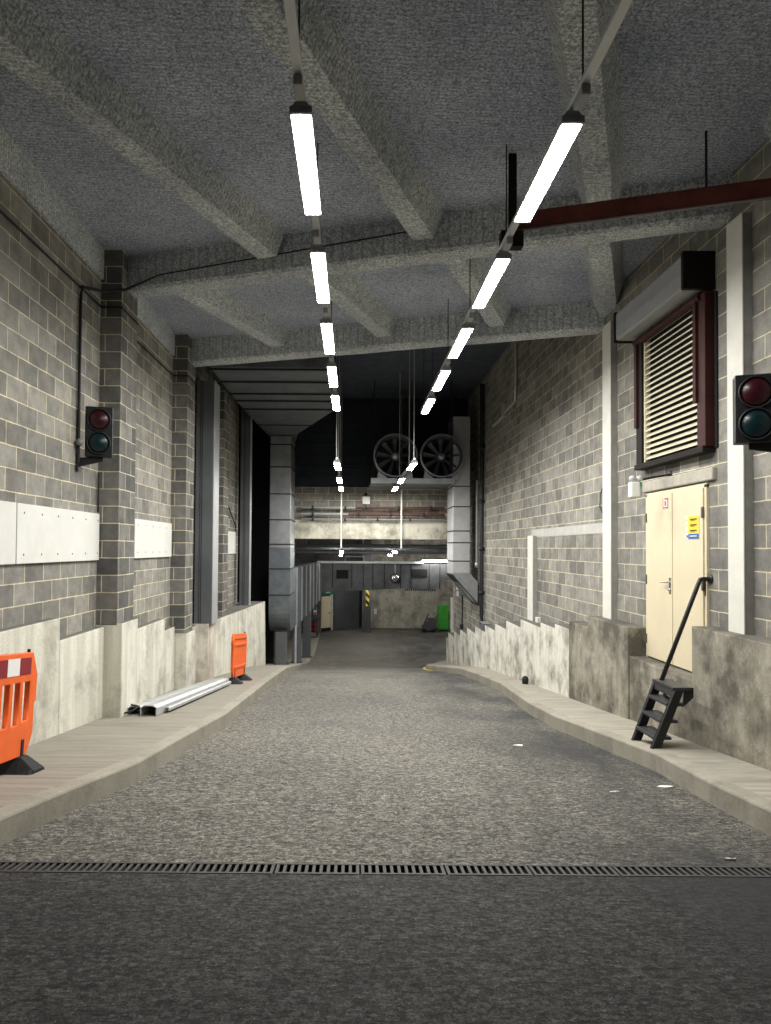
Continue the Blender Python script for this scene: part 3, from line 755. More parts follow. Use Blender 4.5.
# ------------------------------------------------------------------ pipes at the portal
for z, y, x0, x1, r, m, lb in ((1.36, 24.70, -1.75, .05, .045, 'pipe_grey', 'upper grey pipe across pale block wall, left part'), (1.36, 24.70, .05, 3.06, .045, 'red_pipe', 'upper red pipe across pale block wall, right part'),
                               (1.14, 24.70, -1.75, -.2, .05, 'pipe_grey', 'lower grey pipe across pale block wall, left part'), (1.14, 24.70, -.2, 3.06, .05, 'red_pipe', 'lower red pipe across pale block wall, right part'),
                               (.97, 24.78, -1.75, 3.06, .03, 'pipe_grey', 'thin grey pipe lying along the top of pale beam')):
    t = thing('wall_pipe', lb, 'pipe', ((x0 + x1) / 2, y, z), group='pipes above the opening')
    mb = MB(); mb.path([(x0, y, z), (x1, y, z)], r, 12); mb.build('pipe', M[m], t)
    for x in [x0 + .35 + k * 1.1 for k in range(int((x1 - x0 - .3) / 1.1) + 1)]:
        if x < x1 - .1:
            m2 = MB(); m2.lathe((x, y, z), (1, 0, 0), [(r, -.03), (r + .02, -.03), (r + .02, .03), (r, .03)], 12)
            m2.box(x - .02, x + .02, y, 25.02 if z > .98 else 24.95, z - .02, z + .02)
            m2.build('clip', M['seam'], t)
t = thing('emergency_lamp', 'small square white wall lamp on pale block wall over the opening', 'lamp', (.42, 24.95, 1.48))
mb = MB(); mb.box(.28, .54, 24.86, 25.0, 1.50, 1.76); mb.build('body', M['white_plastic'], t, bevel=.015)
m2 = MB(); m2.lathe((.40, 24.84, 1.83), (0, -1, -.3), [(.001, .06), (.045, .05), (.05, -.05), (.001, -.05)], 14); m2.build('lamp_head', M['black'], t)
# services under the far ceiling
for z, y, r, m, lb in ((.1, 28.0, .05, 'pipe_grey', 'nearest pipe running across under the far ceiling'), (-.02, 31, .07, 'galv_dark', 'middle pipe running across under the far ceiling'), (-.2, 34, .07, 'galv', 'farthest pipe running across under the far ceiling')):
    mb = MB(); mb.path([(-3.3, y, z), (8.9, y, z)], r, 10)
    for x in (-2.2, 1.2, 4.5): mb.path([(x, y, z), (x, y, .57)], .012, 6)
    tag(mb.build('ceiling_pipe', M[m]), lb, 'pipe', 'pipes under the far ceiling')
t = thing('cable_tray', 'pale rail running along top edge of the far cross duct', 'tray', (1.5, 38.0, -.78))
mb = MB(); mb.box(-1.9, 3.6, 37.9, 38.15, -.80, -.68); mb.build('tray', M['galv_pale'], t, bevel=.01)
for x in (.05, 2.05):
    m2 = MB(); m2.path([(x - .5, 37.95, -.7), (x - .5, 37.95, -.45), (x + .5, 37.95, -.45), (x + .5, 37.95, -.7)], .025, 8, smooth=False); m2.build('bracket', M['galv_pale'], t)
t = thing('convex_mirror', 'round silver domed fitting hanging in front of the far cross duct', 'mirror', (2.15, 38.0, -1.6))
mb = MB(); mb.lathe((2.15, 38.0, -1.55), (0, -1, 0), [(.001, .10), (.1, .085), (.19, .04), (.22, 0)], 24); mb.build('dome', M['chrome'], t)
m2 = MB(); m2.lathe((2.15, 38.0, -1.55), (0, -1, 0), [(.215, .03), (.245, .02), (.245, -.05), (.001, -.06)], 24); m2.build('rim', M['black'], t)
m2 = MB(); m2.path([(2.15, 38.03, -1.4), (2.15, 38.05, -.8)], .02, 8); m2.build('stem', M['galv'], t)

# ------------------------------------------------------------------ far yard: door, signs, cabinet and so on
WA = math.atan2(4.4, 4.15)                 # direction of the angled far wall
def farwall(u):                            # a point on that wall, u metres from its left end, and its outward normal
    d = Vector((math.cos(WA), math.sin(WA), 0)); n = Vector((math.sin(WA), -math.cos(WA), 0))
    return Vector((-3.6, 41.0, 0)) + d * u, d, n
def farbox(m, u0, u1, z0, z1, d0, d1):
    _, d, n = farwall(0); p = Vector((-3.6, 41.0, 0))
    q = [p + d * u0 + n * d0, p + d * u1 + n * d0, p + d * u1 + n * d1, p + d * u0 + n * d1]
    m.hexa([(a.x, a.y, z0) for a in q] + [(a.x, a.y, z1) for a in q])
FF = -4.88
p, d, n = farwall(2.85)
t = thing('door_2', 'cream door in the dark far wall under a green sign', 'door', (p.x, p.y, FF), kind='structure')
mb = MB(); farbox(mb, 2.45, 3.25, FF, FF + 2.02, -.02, .05); mb.build('door_leaf', M['cream'], t, bevel=.006)
m2 = MB(); farbox(m2, 3.25, 3.36, FF, FF + 2.1, -.02, .09); m2.build('door_frame', M['white_post'], t, bevel=.006)
m2 = MB(); farbox(m2, 3.10, 3.14, FF + .98, FF + 1.10, .05, .09); m2.build('handle', M['steel_hinge'], t)
m2 = MB(); farbox(m2, 2.45, 3.25, FF, FF + .18, .05, .06); m2.build('kick_plate', M['brown_black'], t)
t = thing('exit_sign', 'dark green sign board over the far cream door', 'sign', (p.x, p.y, FF + 2.1))
mb = MB(); farbox(mb, 2.2, 3.5, FF + 2.12, FF + 2.42, .02, .10); mb.build('board', M['exit_green'], t, bevel=.005)
m2 = MB()
for a, b in ((2.80, 2.90), (2.93, 2.98), (3.01, 3.12)): farbox(m2, a, b, FF + 2.23, FF + 2.32, .10, .105)
m2.build('lettering', M['sign_white'], t)
p, d, n = farwall(1.75)
t = thing('wall_sign', 'small blue, white and red sign left of the far cream door', 'sign', (p.x, p.y, FF + 1.0))
mb = MB(); farbox(mb, 1.85, 2.11, FF + 1.02, FF + 1.42, .01, .03); mb.build('board', M['sign_white'], t)
m2 = MB(); farbox(m2, 1.87, 2.09, FF + 1.26, FF + 1.42, .03, .034); m2.build('blue_panel', M['sign_blue'], t)
m2 = MB(); farbox(m2, 1.89, 2.07, FF + 1.02, FF + 1.14, .03, .034); m2.build('red_panel', M['sign_red'], t)
p, d, n = farwall(1.75); p = p + n * .2
t = thing('fire_extinguisher', 'red fire extinguisher standing below the small far wall sign', 'extinguisher', (p.x, p.y, FF))
mb = MB(); mb.lathe((p.x, p.y, FF), (0, 0, 1), [(.001, 0), (.10, 0), (.11, .03), (.11, .5), (.09, .58), (.035, .63), (.03, .68)], 20); mb.build('cylinder', M['ext_red'], t)
m2 = MB(); m2.box(p.x - .05, p.x + .05, p.y - .03, p.y + .03, FF + .67, FF + .74); m2.build('valve', M['black'], t, bevel=.01)
m2 = MB(); m2.path([(p.x + .04, p.y - .02, FF + .7), (p.x + .15, p.y - .03, FF + .55), (p.x + .14, p.y - .03, FF + .25)], .015, 8); m2.build('hose', M['black'], t)
# dark sack truck left of it
hx, hy = -2.18, 39.9
t = thing('hand_truck', 'dark hand truck parked beside the duct leg left of the red extinguisher', 'trolley', (hx, hy, zp(hy)))
g = zp(hy)
for s in (-1, 1):
    m2 = MB(); m2.path([(hx + s * .18, hy, g + .1), (hx + s * .18, hy + .08, g + .95), (hx + s * .10, hy + .12, g + 1.08)], .022, 8); m2.build('rail', M['black'], t)
    m2 = MB(); m2.lathe((hx + s * .24, hy + .08, g + .13), (1, 0, 0), [(.001, -.03), (.1, -.03), (.13, -.02), (.13, .02), (.1, .03), (.001, .03)], 18); m2.build('wheel', M['rubber'], t)
m2 = MB()
for z in (.3, .55, .8): m2.box(hx - .18, hx + .18, hy + .02, hy + .06, g + z - .02, g + z + .02)
m2.build('crossbar', M['black'], t)
m2 = MB(); m2.box(hx - .2, hx + .2, hy - .28, hy + .02, g + .0, g + .03); m2.build('toe_plate', M['black'], t)
# roller shutter on the angled wall
t = thing('roller_shutter', 'dark ribbed roller shutter right of the far cream door', 'shutter', (-.6, 44, FF))
mb = MB()
for k in range(22): farbox(mb, 3.6, 5.75, FF + .02 + k * .12, FF + .125 + k * .12, -.02, .03 + .01 * (k % 2))
mb.build('curtain', M['steel_grey'], t, bevel=.008)
m2 = MB(); farbox(m2, 5.75, 5.9, FF, FF + 2.75, -.02, .1); m2.build('guide', M['black'], t)
t = thing('far_post', 'dark steel post with yellow and black stripes below the cross duct', 'post', (.80, 43.2, FF))
mb = MB(); mb.box(.58, 1.02, 43.0, 43.4, FF - .1, .6); mb.build('post', M['steel_grey'], t, bevel=.02)
m2 = MB(); m2.box(.72, .92, 42.975, 43.0, -3.42, -2.38); m2.build('warning_strip', M['hazard'], t)
mb = MB(); mb.box(1.28, 1.45, 45.36, 45.52, -4.1, -3.78)
tag(mb.build('switch_box', M['white_plastic'], bevel=.015), 'small white box low on the far concrete wall by the striped post', 'box')
# green cabinet
gx0, gx1, gy = 5.12, 5.74, 44.0
t = thing('green_cabinet', 'bright green metal cabinet standing against the far concrete wall', 'cabinet', ((gx0 + gx1) / 2, gy + .3, zr(gy)))
g = zr(gy)
mb = MB(); mb.box(gx0, gx1, gy, gy + .6, g + .08, g + 1.55); mb.build('body', M['locker_green'], t, bevel=.015)
m2 = MB(); m2.box(gx0 + .03, gx1 - .03, gy - .02, gy + .01, g + .72, g + 1.51); dd = m2.build('door', M['locker_green'], t, bevel=.008)
m2 = MB(); m2.box(gx0 + .03, gx1 - .03, gy - .02, gy + .01, g + .12, g + .70); d2 = m2.build('door', M['locker_green'], t, bevel=.008)
m2 = MB()
for k in range(4): m2.hexa([(gx0 + .2, gy - .03, g + .95 + k * .12), (gx0 + .42, gy - .03, g + 1.05 + k * .12), (gx0 + .42, gy - .015, g + 1.05 + k * .12), (gx0 + .2, gy - .015, g + .95 + k * .12),
                            (gx0 + .2, gy - .03, g + .98 + k * .12), (gx0 + .42, gy - .03, g + 1.08 + k * .12), (gx0 + .42, gy - .015, g + 1.08 + k * .12), (gx0 + .2, gy - .015, g + .98 + k * .12)])
m2.build('vent', M['locker_dark'], dd)
for x in (gx0 + .06, gx1 - .06):
    m2 = MB(); m2.lathe((x, gy + .3, g), (1, 0, 0), [(.001, -.02), (.05, -.02), (.05, .02), (.001, .02)], 14)
    for v in m2.v: v.z += .05
    m2.build('castor', M['rubber'], t)
m2 = MB(); m2.box(gx1 - .02, gx1 + .02, gy - .03, gy, g + .2, g + 1.2); m2.build('edge_bar', M['black'], t)
# grey machine on wheels (sweeper) beside it
sx, sy = 4.52, 43.6; g = zr(sy)
t = thing('floor_machine', 'grey wheeled floor machine with slanted handle beside the green cabinet', 'machine', (sx, sy, g))
mb = MB(); mb.prism([(sx - .45, g + .12), (sx + .35, g + .12), (sx + .35, g + .55), (sx + .12, g + .72), (sx - .22, g + .62), (sx - .45, g + .34)], 'y', sy - .25, sy + .25); mb.build('body', M['steel_grey'], t, bevel=.04)
m2 = MB(); m2.box(sx - .12, sx + .28, sy - .2, sy + .2, g + .70, g + .88); m2.build('tank', M['galv_dark'], t, bevel=.04)
m2 = MB(); m2.path([(sx + .25, sy - .2, g + .6), (sx + .45, sy - .2, g + .98), (sx + .5, sy, g + 1.02), (sx + .45, sy + .2, g + .98), (sx + .25, sy + .2, g + .6)], .022, 8); m2.build('handle', M['pipe_grey'], t)
m2 = MB(); m2.path([(sx - .3, sy - .2, g + .55), (sx - .15, sy - .2, g + .95), (sx - .02, sy - .1, g + 1.08)], .03, 8); m2.build('lever', M['black'], t)
for dx in (-.33, .24):
    for dy in (-.27, .27):
        m2 = MB(); m2.lathe((sx + dx, sy + dy, g + .12), (0, 1, 0), [(.001, -.04), (.1, -.04), (.12, -.02), (.12, .02), (.1, .04), (.001, .04)], 16); m2.build('wheel', M['rubber'], t)
# things on the wall end by the plinth
mb = MB(); mb.box(XR - .09, XR + .02, 28.35, 28.52, -3.3, -1.9)
tag(mb.build('corner_guard', M['white_post'], bevel=.006), 'white corner guard at the end of the right wall', 'guard')
t = thing('wall_switch', 'small white switch boxes on right wall under the extract duct', 'switch', (XR - .03, 27.0, -1.75))
mb = MB(); mb.box(XR - .07, XR + .01, 26.95, 27.15, -1.52, -1.38); mb.build('box', M['white_plastic'], t, bevel=.01)
mb = MB(); mb.box(XR - .07, XR + .01, 26.95, 27.15, -1.75, -1.58); mb.build('box', M['white_plastic'], t, bevel=.01)
t = thing('wall_cable', 'dark cable and small dark box hanging on right wall under the extract duct', 'cable', (XR - .03, 25.9, -2.9))
mb = MB(); mb.path([(XR - .03, 25.9, -1.55), (XR - .03, 25.9, -2.7)], .022, 8); mb.build('cable', M['black'], t)
mb = MB(); mb.box(XR - .1, XR + .01, 25.8, 26.02, -2.92, -2.66); mb.build('box', M['black'], t, bevel=.015)

# ------------------------------------------------------------------ traffic lights
def traffic_light(x0, x1, y, z0, z1, label, wall_x, sgn, rotz):
    w = x1 - x0; h = z1 - z0; cx = (x0 + x1) / 2
    t = thing('traffic_light', label, 'traffic light', (cx, y, z0), rotz, group='unlit traffic lights')
    mb = MB(); mb.box(-w / 2, w / 2, .02, .16, 0, h); mb.build('body', M['black'], t, bevel=.012, local=True)
    m2 = MB(); m2.box(-w / 2, w / 2, 0, .02, 0, h); m2.build('front_plate', M['black_paint'], t, bevel=.006, local=True)
    r = w * .38
    for zz, m, nm in ((h * .735, 'lens_red', 'red lens'), (h * .27, 'lens_green', 'green lens')):
        ring = MB(); ring.lathe((0, 0, zz), (0, -1, 0), [(r + .004, .0), (r + .018, .0), (r + .018, .022), (r + .004, .025), (r + .004, -.005)], 32)
        rg = ring.build('lens_rim', M['black'], t, local=True)
        ln = MB(); ln.lathe((0, 0, zz), (0, -1, 0), [(.001, .052), (r * .35, .049), (r * .7, .036), (r * .9, .018), (r + .002, .001)], 32)
        l = ln.build('lens', M[m], t, local=True); l['label'] = 'dark ' + nm
    # bracket arm back to the wall
    ca, sa = math.cos(rotz), math.sin(rotz)
    arm = MB(); dxw = (wall_x - cx) / ca - sgn * .02
    arm.prism([(-sgn * w * .15, -.05), (dxw, -.13), (dxw, -.02), (-sgn * w * .15, .012)], 'y', .06, .11)
    arm.build('bracket', M['black'], t, local=True, bevel=.004)
    pl_ = MB(); pl_.box(dxw - .012, dxw + .012, .02, .15, -.18, .08); pl_.build('wall_plate', M['black'], t, local=True, bevel=.003)
    return t
traffic_light(-3.235, -2.92, 8.75, 1.08, 1.68, 'black traffic light on left block wall next to the block pillar', XL + .012, -1, R(16))
traffic_light(3.285, 3.61, 6.24, .93, 1.52, 'black traffic light in front of the white post, cut by photo edge', XR - .012, 1, R(-20))
# its black conduit, then the cable strung along the beam
t = thing('conduit', 'black conduit rising from left traffic light to the ceiling and along the beam', 'cable', (XL + .03, 8.72, 1.1))
mb = MB()
pts = [(XL + .03, 8.72, 1.0), (XL + .03, 8.72, 3.02), (XL + .035, 8.75, 3.13), (XL + .045, 8.9, 3.17), (-3.2, 9.40, 3.30), (-3.0, 9.47, 3.36)]
for x in (-2.6, -1.9, -1.0, -.2, .6): pts.append((x, beam_y(1, x) - .03, 3.60 + .04 * (x + 2.6)))
mb.path(pts, [.02] * 6 + [.009] * 5, 8); mb.build('tube', M['black'], t)
m2 = MB(); m2.lathe((XL + .07, 8.66, 1.24), (.4, -1, 0), [(.001, .02), (.04, .015), (.045, -.03)], 16); m2.build('junction_box', M['pipe_grey'], t)
mb = MB(); mb.path([(XL + .012, 3.0, 3.13), (XL + .012, 9.48, 3.13), (-3.06, 9.485, 3.13), (-3.055, 10.2, 3.13), (XL + .012, 10.21, 3.13), (XL + .012, 13.28, 3.13), (-3.06, 13.285, 3.13), (-3.055, 13.97, 3.13), (XL + .02, 14.0, 3.13), (XL + .02, 15.1, 3.13)], .013, 6, smooth=False)
tag(mb.build('wall_cable', M['black']), 'thin black cable running level along the top of left block wall', 'cable')
mb = MB(); mb.path([(XL + .03, 9.43, .95), (XL + .03, 9.43, .44)], .012, 6)
tag(mb.build('wall_cable', M['black']), 'short black cable in the corner above the long white board', 'cable')
mb = MB(); mb.path([(XL + .05, 18.0, 2.0), (XL + .06, 18.8, 1.15), (XL + .06, 20.3, .55)], .02, 6)
tag(mb.build('wall_cable', M['black']), 'dark cable slanting down to the small white board', 'cable')
mb = MB(); mb.path([(XR - .01, 11.15, 1.1), (XR - .015, 11.42, .9), (XR - .015, 11.48, .68), (XR - .015, 11.28, .52), (XR - .012, 11.12, .44)], .009, 6)
tag(mb.build('wall_cable', M['black']), 'thin black cable looping beside the tall white post', 'cable')

# ------------------------------------------------------------------ orange barriers
def barrier(label, loc, rotz, length, slope, slots=True):
    t = thing('safety_barrier', label, 'barrier', loc, rotz, 'orange safety barriers')
    t.rotation_euler = (0, slope, rotz)
    Lh = length; H0, H1 = .13, .97
    out = [(0, H0 + .16), (.09, H0), (Lh - .09, H0), (Lh, H0 + .16), (Lh, H1 - .20), (Lh + .035, H1 - .20), (Lh - .06, H1), (.06, H1), (-.035, H1 - .20), (0, H1 - .20)]
    holes = []
    n = int((Lh - .12) / .165); pit = (Lh - .13) / n
    for k in range(n):
        a = .065 + pit * k + .022; b = a + pit - .044
        lo = H0 + .25 + (0 if .2 < a < Lh - .3 else .02)
        holes.append([(a, lo), (b, lo), (b, H1 - .23), (a, H1 - .23)])
    if not slots:
        holes = []
        for za, zb in ((H1 - .10, H1 - .05), (H1 - .24, H1 - .18), (H0 + .16, H0 + .22)):
            m2 = MB(); m2.box(.06, Lh - .06, -.042, .042, za, zb); m2.build('ridge', M['orange'], t, local=True, bevel=.01)
    ob = poly_mesh('panel', [out] + holes, .05, M['orange'], t, .008)
    for s in ((-1, 1) if slots else ()):
        for k in range(int(Lh / .2)):
            a = .1 + k * .2
            if a + .2 > Lh - .08: break
            m2 = MB(); m2.box(a, a + .2, s * .025, s * .029, H1 - .175, H1 - .035)
            m2.build('reflective_strip', M['red_refl'] if k % 2 == 0 else M['white_refl'], t, local=True)
    for u in (.17, Lh - .17):
        m2 = MB(); m2.box(u - .02, u + .02, -.032, .032, .05, H0 + .13); m2.build('foot_post', M['rubber'], t, local=True)
        m2 = MB()
        m2.loft([[(u - .11, -.18, 0), (u + .11, -.18, 0), (u + .09, -.18, .025), (u - .09, -.18, .025)], [(u - .14, -.15, 0), (u + .14, -.15, 0), (u + .08, -.15, .05), (u - .08, -.15, .05)],
                 [(u - .14, -.05, 0), (u + .14, -.05, 0), (u + .06, -.05, .125), (u - .06, -.05, .125)], [(u - .14, .05, 0), (u + .14, .05, 0), (u + .06, .05, .125), (u - .06, .05, .125)],
                 [(u - .14, .15, 0), (u + .14, .15, 0), (u + .08, .15, .05), (u - .08, .15, .05)], [(u - .11, .18, 0), (u + .11, .18, 0), (u + .09, .18, .025), (u - .09, .18, .025)]])
        m2.build('foot', M['rubber'], t, local=True, bevel=.006)
    m2 = MB(); m2.path([(.10, 0, H1 - .005), (.10, 0, H1 + .035)], .014, 8); m2.build('lug', M['brown_black'], t, local=True)
    for z in (H1 - .33,):
        m2 = MB(); m2.box(-.05, -.005, -.018, .018, z - .09, z + .12); m2.build('hinge_lug', M['orange'], t, local=True, bevel=.006)
    return t
sl = math.atan(.098)
# local +x runs from the far end toward the camera (uphill)
barrier('orange plastic barrier in the left foreground, cut by photo edge', (-2.785, 6.30, zp(6.30)), R(-92), 1.5, -sl)
barrier('orange plastic barrier at the far end of the steel channels', (-2.30, 15.55, zp(15.55)), R(-94), 1.2, -sl, False)

# ------------------------------------------------------------------ steel channels lying on the left pavement
def channel(a, b, w, h, label, roll=0.0):
    a = Vector(a); b = Vector(b); d = (b - a).normalized(); u = Vector((0, 0, 1)); s = d.cross(u).normalized(); u = s.cross(d)
    t = .012
    prof = [(-w / 2, 0), (-w / 2, h * .75), (-w * .28, h), (w * .28, h), (w / 2, h * .75), (w / 2, 0), (w / 2 - t, 0), (w / 2 - t, h * .72), (w * .25, h - t), (-w * .25, h - t), (-w / 2 + t, h * .72), (-w / 2 + t, 0)]
    cr, sr = math.cos(roll), math.sin(roll)
    pr = [(x * cr - z * sr, x * sr + z * cr) for x, z in prof]
    mb = MB(); mb.loft([[p + s * x + u * z for x, z in pr] for p in (a, a + (b - a) * .5, b)], True)
    return tag(mb.build('steel_channel', M['galv_pale'], bevel=.003), label, 'steel channel', 'galvanised channels on the pavement')
def gp(x, y, dz=.0): return (x, y, zp(y) + dz)
channel(gp(-2.68, 9.62, .006), gp(-2.53, 14.3, .006), .22, .135, 'pale steel channel lying on top and nearest the kerb in the bundle')
channel(gp(-2.90, 9.75, .006), gp(-2.72, 14.5, .006), .20, .11, 'pale steel channel lying next to the white plinth in the bundle')
channel(gp(-2.52, 9.95, .03), gp(-2.39, 14.2, .03), .07, .05, 'thin steel channel lying along the kerb side of the bundle')
mb = MB(); mb.path([gp(-3.02, 9.66, .03), gp(-2.9, 9.6, .06), gp(-2.82, 9.68, .12), gp(-2.95, 9.78, .13)], .014, 6)
tag(mb.build('wire_tie', M['seam']), 'dark wire tie at the near end of the steel channels', 'wire')

# ------------------------------------------------------------------ louvre and its roller box on the right wall
t = thing('louvre_window', 'cream slatted louvre in a maroon frame on right wall above doors', 'louvre', (XR - .05, 8.75, 1.08))
mb = MB(); mb.box(XR - .02, XR + .01, 7.75, 9.75, 1.1, 2.78); mb.build('backing', M['void'], t)
mb = MB()
for k in range(22):
    z = 1.17 + k * .0735
    mb.hexa([(XR - .085, 7.98, z), (XR - .085, 9.52, z), (XR - .02, 9.52, z + .055), (XR - .02, 7.98, z + .055), (XR - .085, 7.98, z + .016), (XR - .085, 9.52, z + .016), (XR - .02, 9.52, z + .063), (XR - .02, 7.98, z + .063)])
mb.box(XR - .09, XR - .02, 9.49, 9.53, 1.14, 2.75)
mb.build('slat', M['cream_slat'], t)
mb = MB(); mb.box(XR - .12, XR + .01, 7.80, 7.99, 1.12, 2.80); jn = mb.build('jamb', M['maroon'], t, bevel=.006)
m2 = MB(); m2.box(XR - .15, XR - .02, 7.96, 8.03, 1.62, 2.80); m2.build('guide_rail', M['maroon'], jn, bevel=.005)
mb = MB(); mb.box(XR - .12, XR + .01, 9.53, 9.72, 1.12, 2.80); jf = mb.build('jamb', M['brown_black'], t, bevel=.006)
m2 = MB(); m2.box(XR - .15, XR - .02, 9.64, 9.72, 1.62, 2.80); m2.build('guide_rail', M['maroon'], jf, bevel=.005)
mb = MB(); mb.path([(XR - .1, 7.9, 2.77), (XR - .1, 9.75, 2.77)], .055, 12); mb.build('head_roller', M['maroon'], t)
mb = MB(); mb.box(XR - .14, XR + .01, 7.82, 9.74, 1.06, 1.13); mb.build('sill_bar', M['brown_black'], t, bevel=.006)
t = thing('shutter_box', 'long grey roller shutter box above the louvre on right wall', 'shutter box', (3.71, 8.85, 2.8))
mb = MB(); mb.prism([(XR - .003, 3.22), (3.56, 3.22), (3.545, 3.19), (3.545, 2.86), (3.57, 2.84), (3.85, 2.84), (XR - .003, 2.92)], 'y', 7.86, 9.88); mb.build('box', M['shutter_grey'], t, bevel=.004)
for y in (7.80, 9.86):
    m2 = MB(); m2.box(3.53, XR - .003, y, y + .06, 2.82, 3.235); e = m2.build('end_plate', M['brown_black'], t, bevel=.006); e['label'] = 'dark brown end plate'

# ------------------------------------------------------------------ double doors on the right wall
t = thing('door_1', 'cream double doors set above the plinth on the right', 'door', (XR - .02, 8.86, -1.395), kind='structure')
mb = MB(); mb.box(XR - .03, XR + .01, 7.97, 8.02, -1.395, .73); mb.box(XR - .03, XR + .01, 9.58, 9.63, -1.395, .73); mb.box(XR - .03, XR + .01, 7.97, 9.63, .69, .74); mb.build('door_frame', M['cream'], t, bevel=.004)
for a, b in ((8.02, 8.79), (8.80, 9.58)):
    mb = MB(); mb.box(XR - .045, XR + .0, a + .004, b - .004, -1.375, .69); lf = mb.build('door_leaf', M['cream'], t, bevel=.004)
    hy = a + .01 if a < 8.5 else b - .01
    for z in (.42, -.38, -1.15):
        m2 = MB(); m2.box(XR - .058, XR - .03, hy - .016, hy + .016, z - .06, z + .06); m2.build('hinge', M['steel_hinge'], lf, bevel=.003)
    if a > 8.5:
        m2 = MB(); m2.box(XR - .052, XR - .044, 8.83, 8.88, -.53, -.33); m2.build('lock_plate', M['chrome'], lf, bevel=.003)
        m2 = MB(); m2.path([(XR - .05, 8.855, -.39), (XR - .095, 8.855, -.39), (XR - .10, 8.87, -.39), (XR - .10, 9.0, -.39)], .011, 8); m2.build('handle', M['chrome'], lf)
        m2 = MB(); m2.lathe((XR - .05, 8.855, -.48), (-1, 0, 0), [(.001, .016), (.018, .014), (.02, 0)], 14); m2.build('cylinder_lock', M['chrome'], lf)
mb = MB(); mb.box(XR - .05, XR + .01, 7.80, 9.70, .76, .90)
struct(mb, 'lintel', M['conc_far'] if False else concrete('lintel_mat', (.45, .43, .37), .3), 'rough concrete lintel over the cream doors', 'lintel', bevel=.015)
# signs on the doors
t = thing('warning_sign', 'yellow and blue warning sign on the nearer cream door leaf', 'sign', (XR - .05, 8.26, .14))
XS = XR - .046
mb = MB(); mb.box(XS - .004, XS, 8.10, 8.42, .13, .39); mb.build('board', M['sign_white'], t)
m2 = MB(); m2.box(XS - .006, XS - .003, 8.105, 8.36, .195, .388); yp = m2.build('yellow_panel', M['sign_yellow'], t)
m2 = MB(); m2.box(XS - .006, XS - .003, 8.105, 8.36, .132, .188); bp = m2.build('blue_panel', M['sign_blue'], t)
m2 = MB()
for z in (.352, .288, .225):
    m2.box(XS - .008, XS - .005, 8.15, 8.31, z - .007, z + .007); m2.box(XS - .008, XS - .005, 8.20, 8.30, z - .019, z - .013)
m2.build('lettering', M['sign_black'], yp)
m2 = MB(); m2.box(XS - .008, XS - .005, 8.15, 8.32, .157, .167); m2.build('lettering', M['sign_white'], bp)
m2 = MB()
for z in (.352, .288, .225): m2.prism([(8.37, z - .018), (8.41, z - .018), (8.39, z + .018)], 'x', XS - .007, XS - .003)
m2.build('hazard_triangle', M['sign_yellow'], t)
m2 = MB(); m2.lathe((XS - .003, 8.39, .16), (-1, 0, 0), [(.001, .003), (.018, .003), (.018, 0)], 16); m2.build('mandatory_disc', M['sign_blue'], t)
t = thing('fire_sign', 'small red and white sign high on the farther cream door leaf', 'sign', (XR - .05, 8.98, .5))
mb = MB(); mb.box(XS - .004, XS, 8.90, 9.05, .51, .645); mb.build('board', M['sign_white'], t)
m2 = MB(); m2.box(XS - .006, XS - .003, 8.905, 9.0, .62, .64); m2.box(XS - .006, XS - .003, 8.905, 9.045, .515, .53)
m2.box(XS - .006, XS - .003, 8.905, 8.925, .515, .64); m2.box(XS - .006, XS - .003, 9.03, 9.045, .515, .64); m2.box(XS - .006, XS - .003, 8.955, 8.995, .545, .605); m2.build('red_print', M['sign_red'], t)
# emergency light on a black arm
t = thing('emergency_light', 'white emergency light with green lens on black wall arm over doors', 'lamp', (XR, 8.93, .92))
mb = MB(); mb.path([(XR - .005, 8.93, .93), (3.50, 8.95, .86)], .014, 10); mb.build('arm', M['black'], t)
m2 = MB(); m2.lathe((XR - .001, 8.93, .93), (-1, 0, 0), [(.001, .02), (.04, .02), (.045, 0)], 16); m2.build('wall_flange', M['black'], t)
m2 = MB(); m2.box(3.385, 3.495, 8.90, 9.02, .645, .835); m2.build('body', M['white_plastic'], t, bevel=.015)
m2 = MB(); m2.lathe((3.495, 8.94, .80), (1, -.6, 0), [(.001, .035), (.025, .03), (.034, .01), (.036, -.03)], 16); m2.build('green_lens', M['green_lens'], t)
for dx in (0, .09):
    m2 = MB(); m2.lathe((3.41 + dx, 8.95, .87), (0, -.8, .4), [(.001, .05), (.03, .045), (.04, .02), (.03, -.03), (.001, -.035)], 16); m2.build('lamp_head', M['clear'], t)

# ------------------------------------------------------------------ steel steps with handrail
t = thing('access_steps', 'black steel steps with a slanted handrail leading up to the cream doors', 'steps', (3.3, 7.75, zp(7.75)))
def stringer(y):
    zb = zp(y); mb = MB()
    mb.hexa([(3.02, y - .012, zb), (3.125, y - .012, zb), (3.125, y + .012, zb), (3.02, y + .012, zb), (3.26, y - .012, -1.42), (3.365, y - .012, -1.42), (3.365, y + .012, -1.42), (3.26, y + .012, -1.42)])
    mb.hexa([(3.02, y - .04, zb), (3.04, y - .04, zb), (3.04, y + .01, zb), (3.02, y + .01, zb), (3.26, y - .04, -1.42), (3.28, y - .04, -1.42), (3.28, y + .01, -1.42), (3.26, y + .01, -1.42)])
    return mb
for y in (7.46, 7.96): stringer(y).build('stringer', M['black_paint'], t, bevel=.003)
for k, z in enumerate((-1.90, -1.73, -1.56)):
    x = 3.02 + (z + 2.04) / .62 * .24
    mb = MB(); mb.box(x - .015, x + .17, 7.47, 7.95, z - .03, z); mb.build('tread', M['tread'], t, bevel=.004)
mb = MB(); mb.box(3.25, 3.44, 7.45, 7.97, -1.425, -1.395); mb.box(3.255, 3.275, 7.45, 7.97, -1.50, -1.41); mb.build('top_tread', M['tread'], t, bevel=.004)
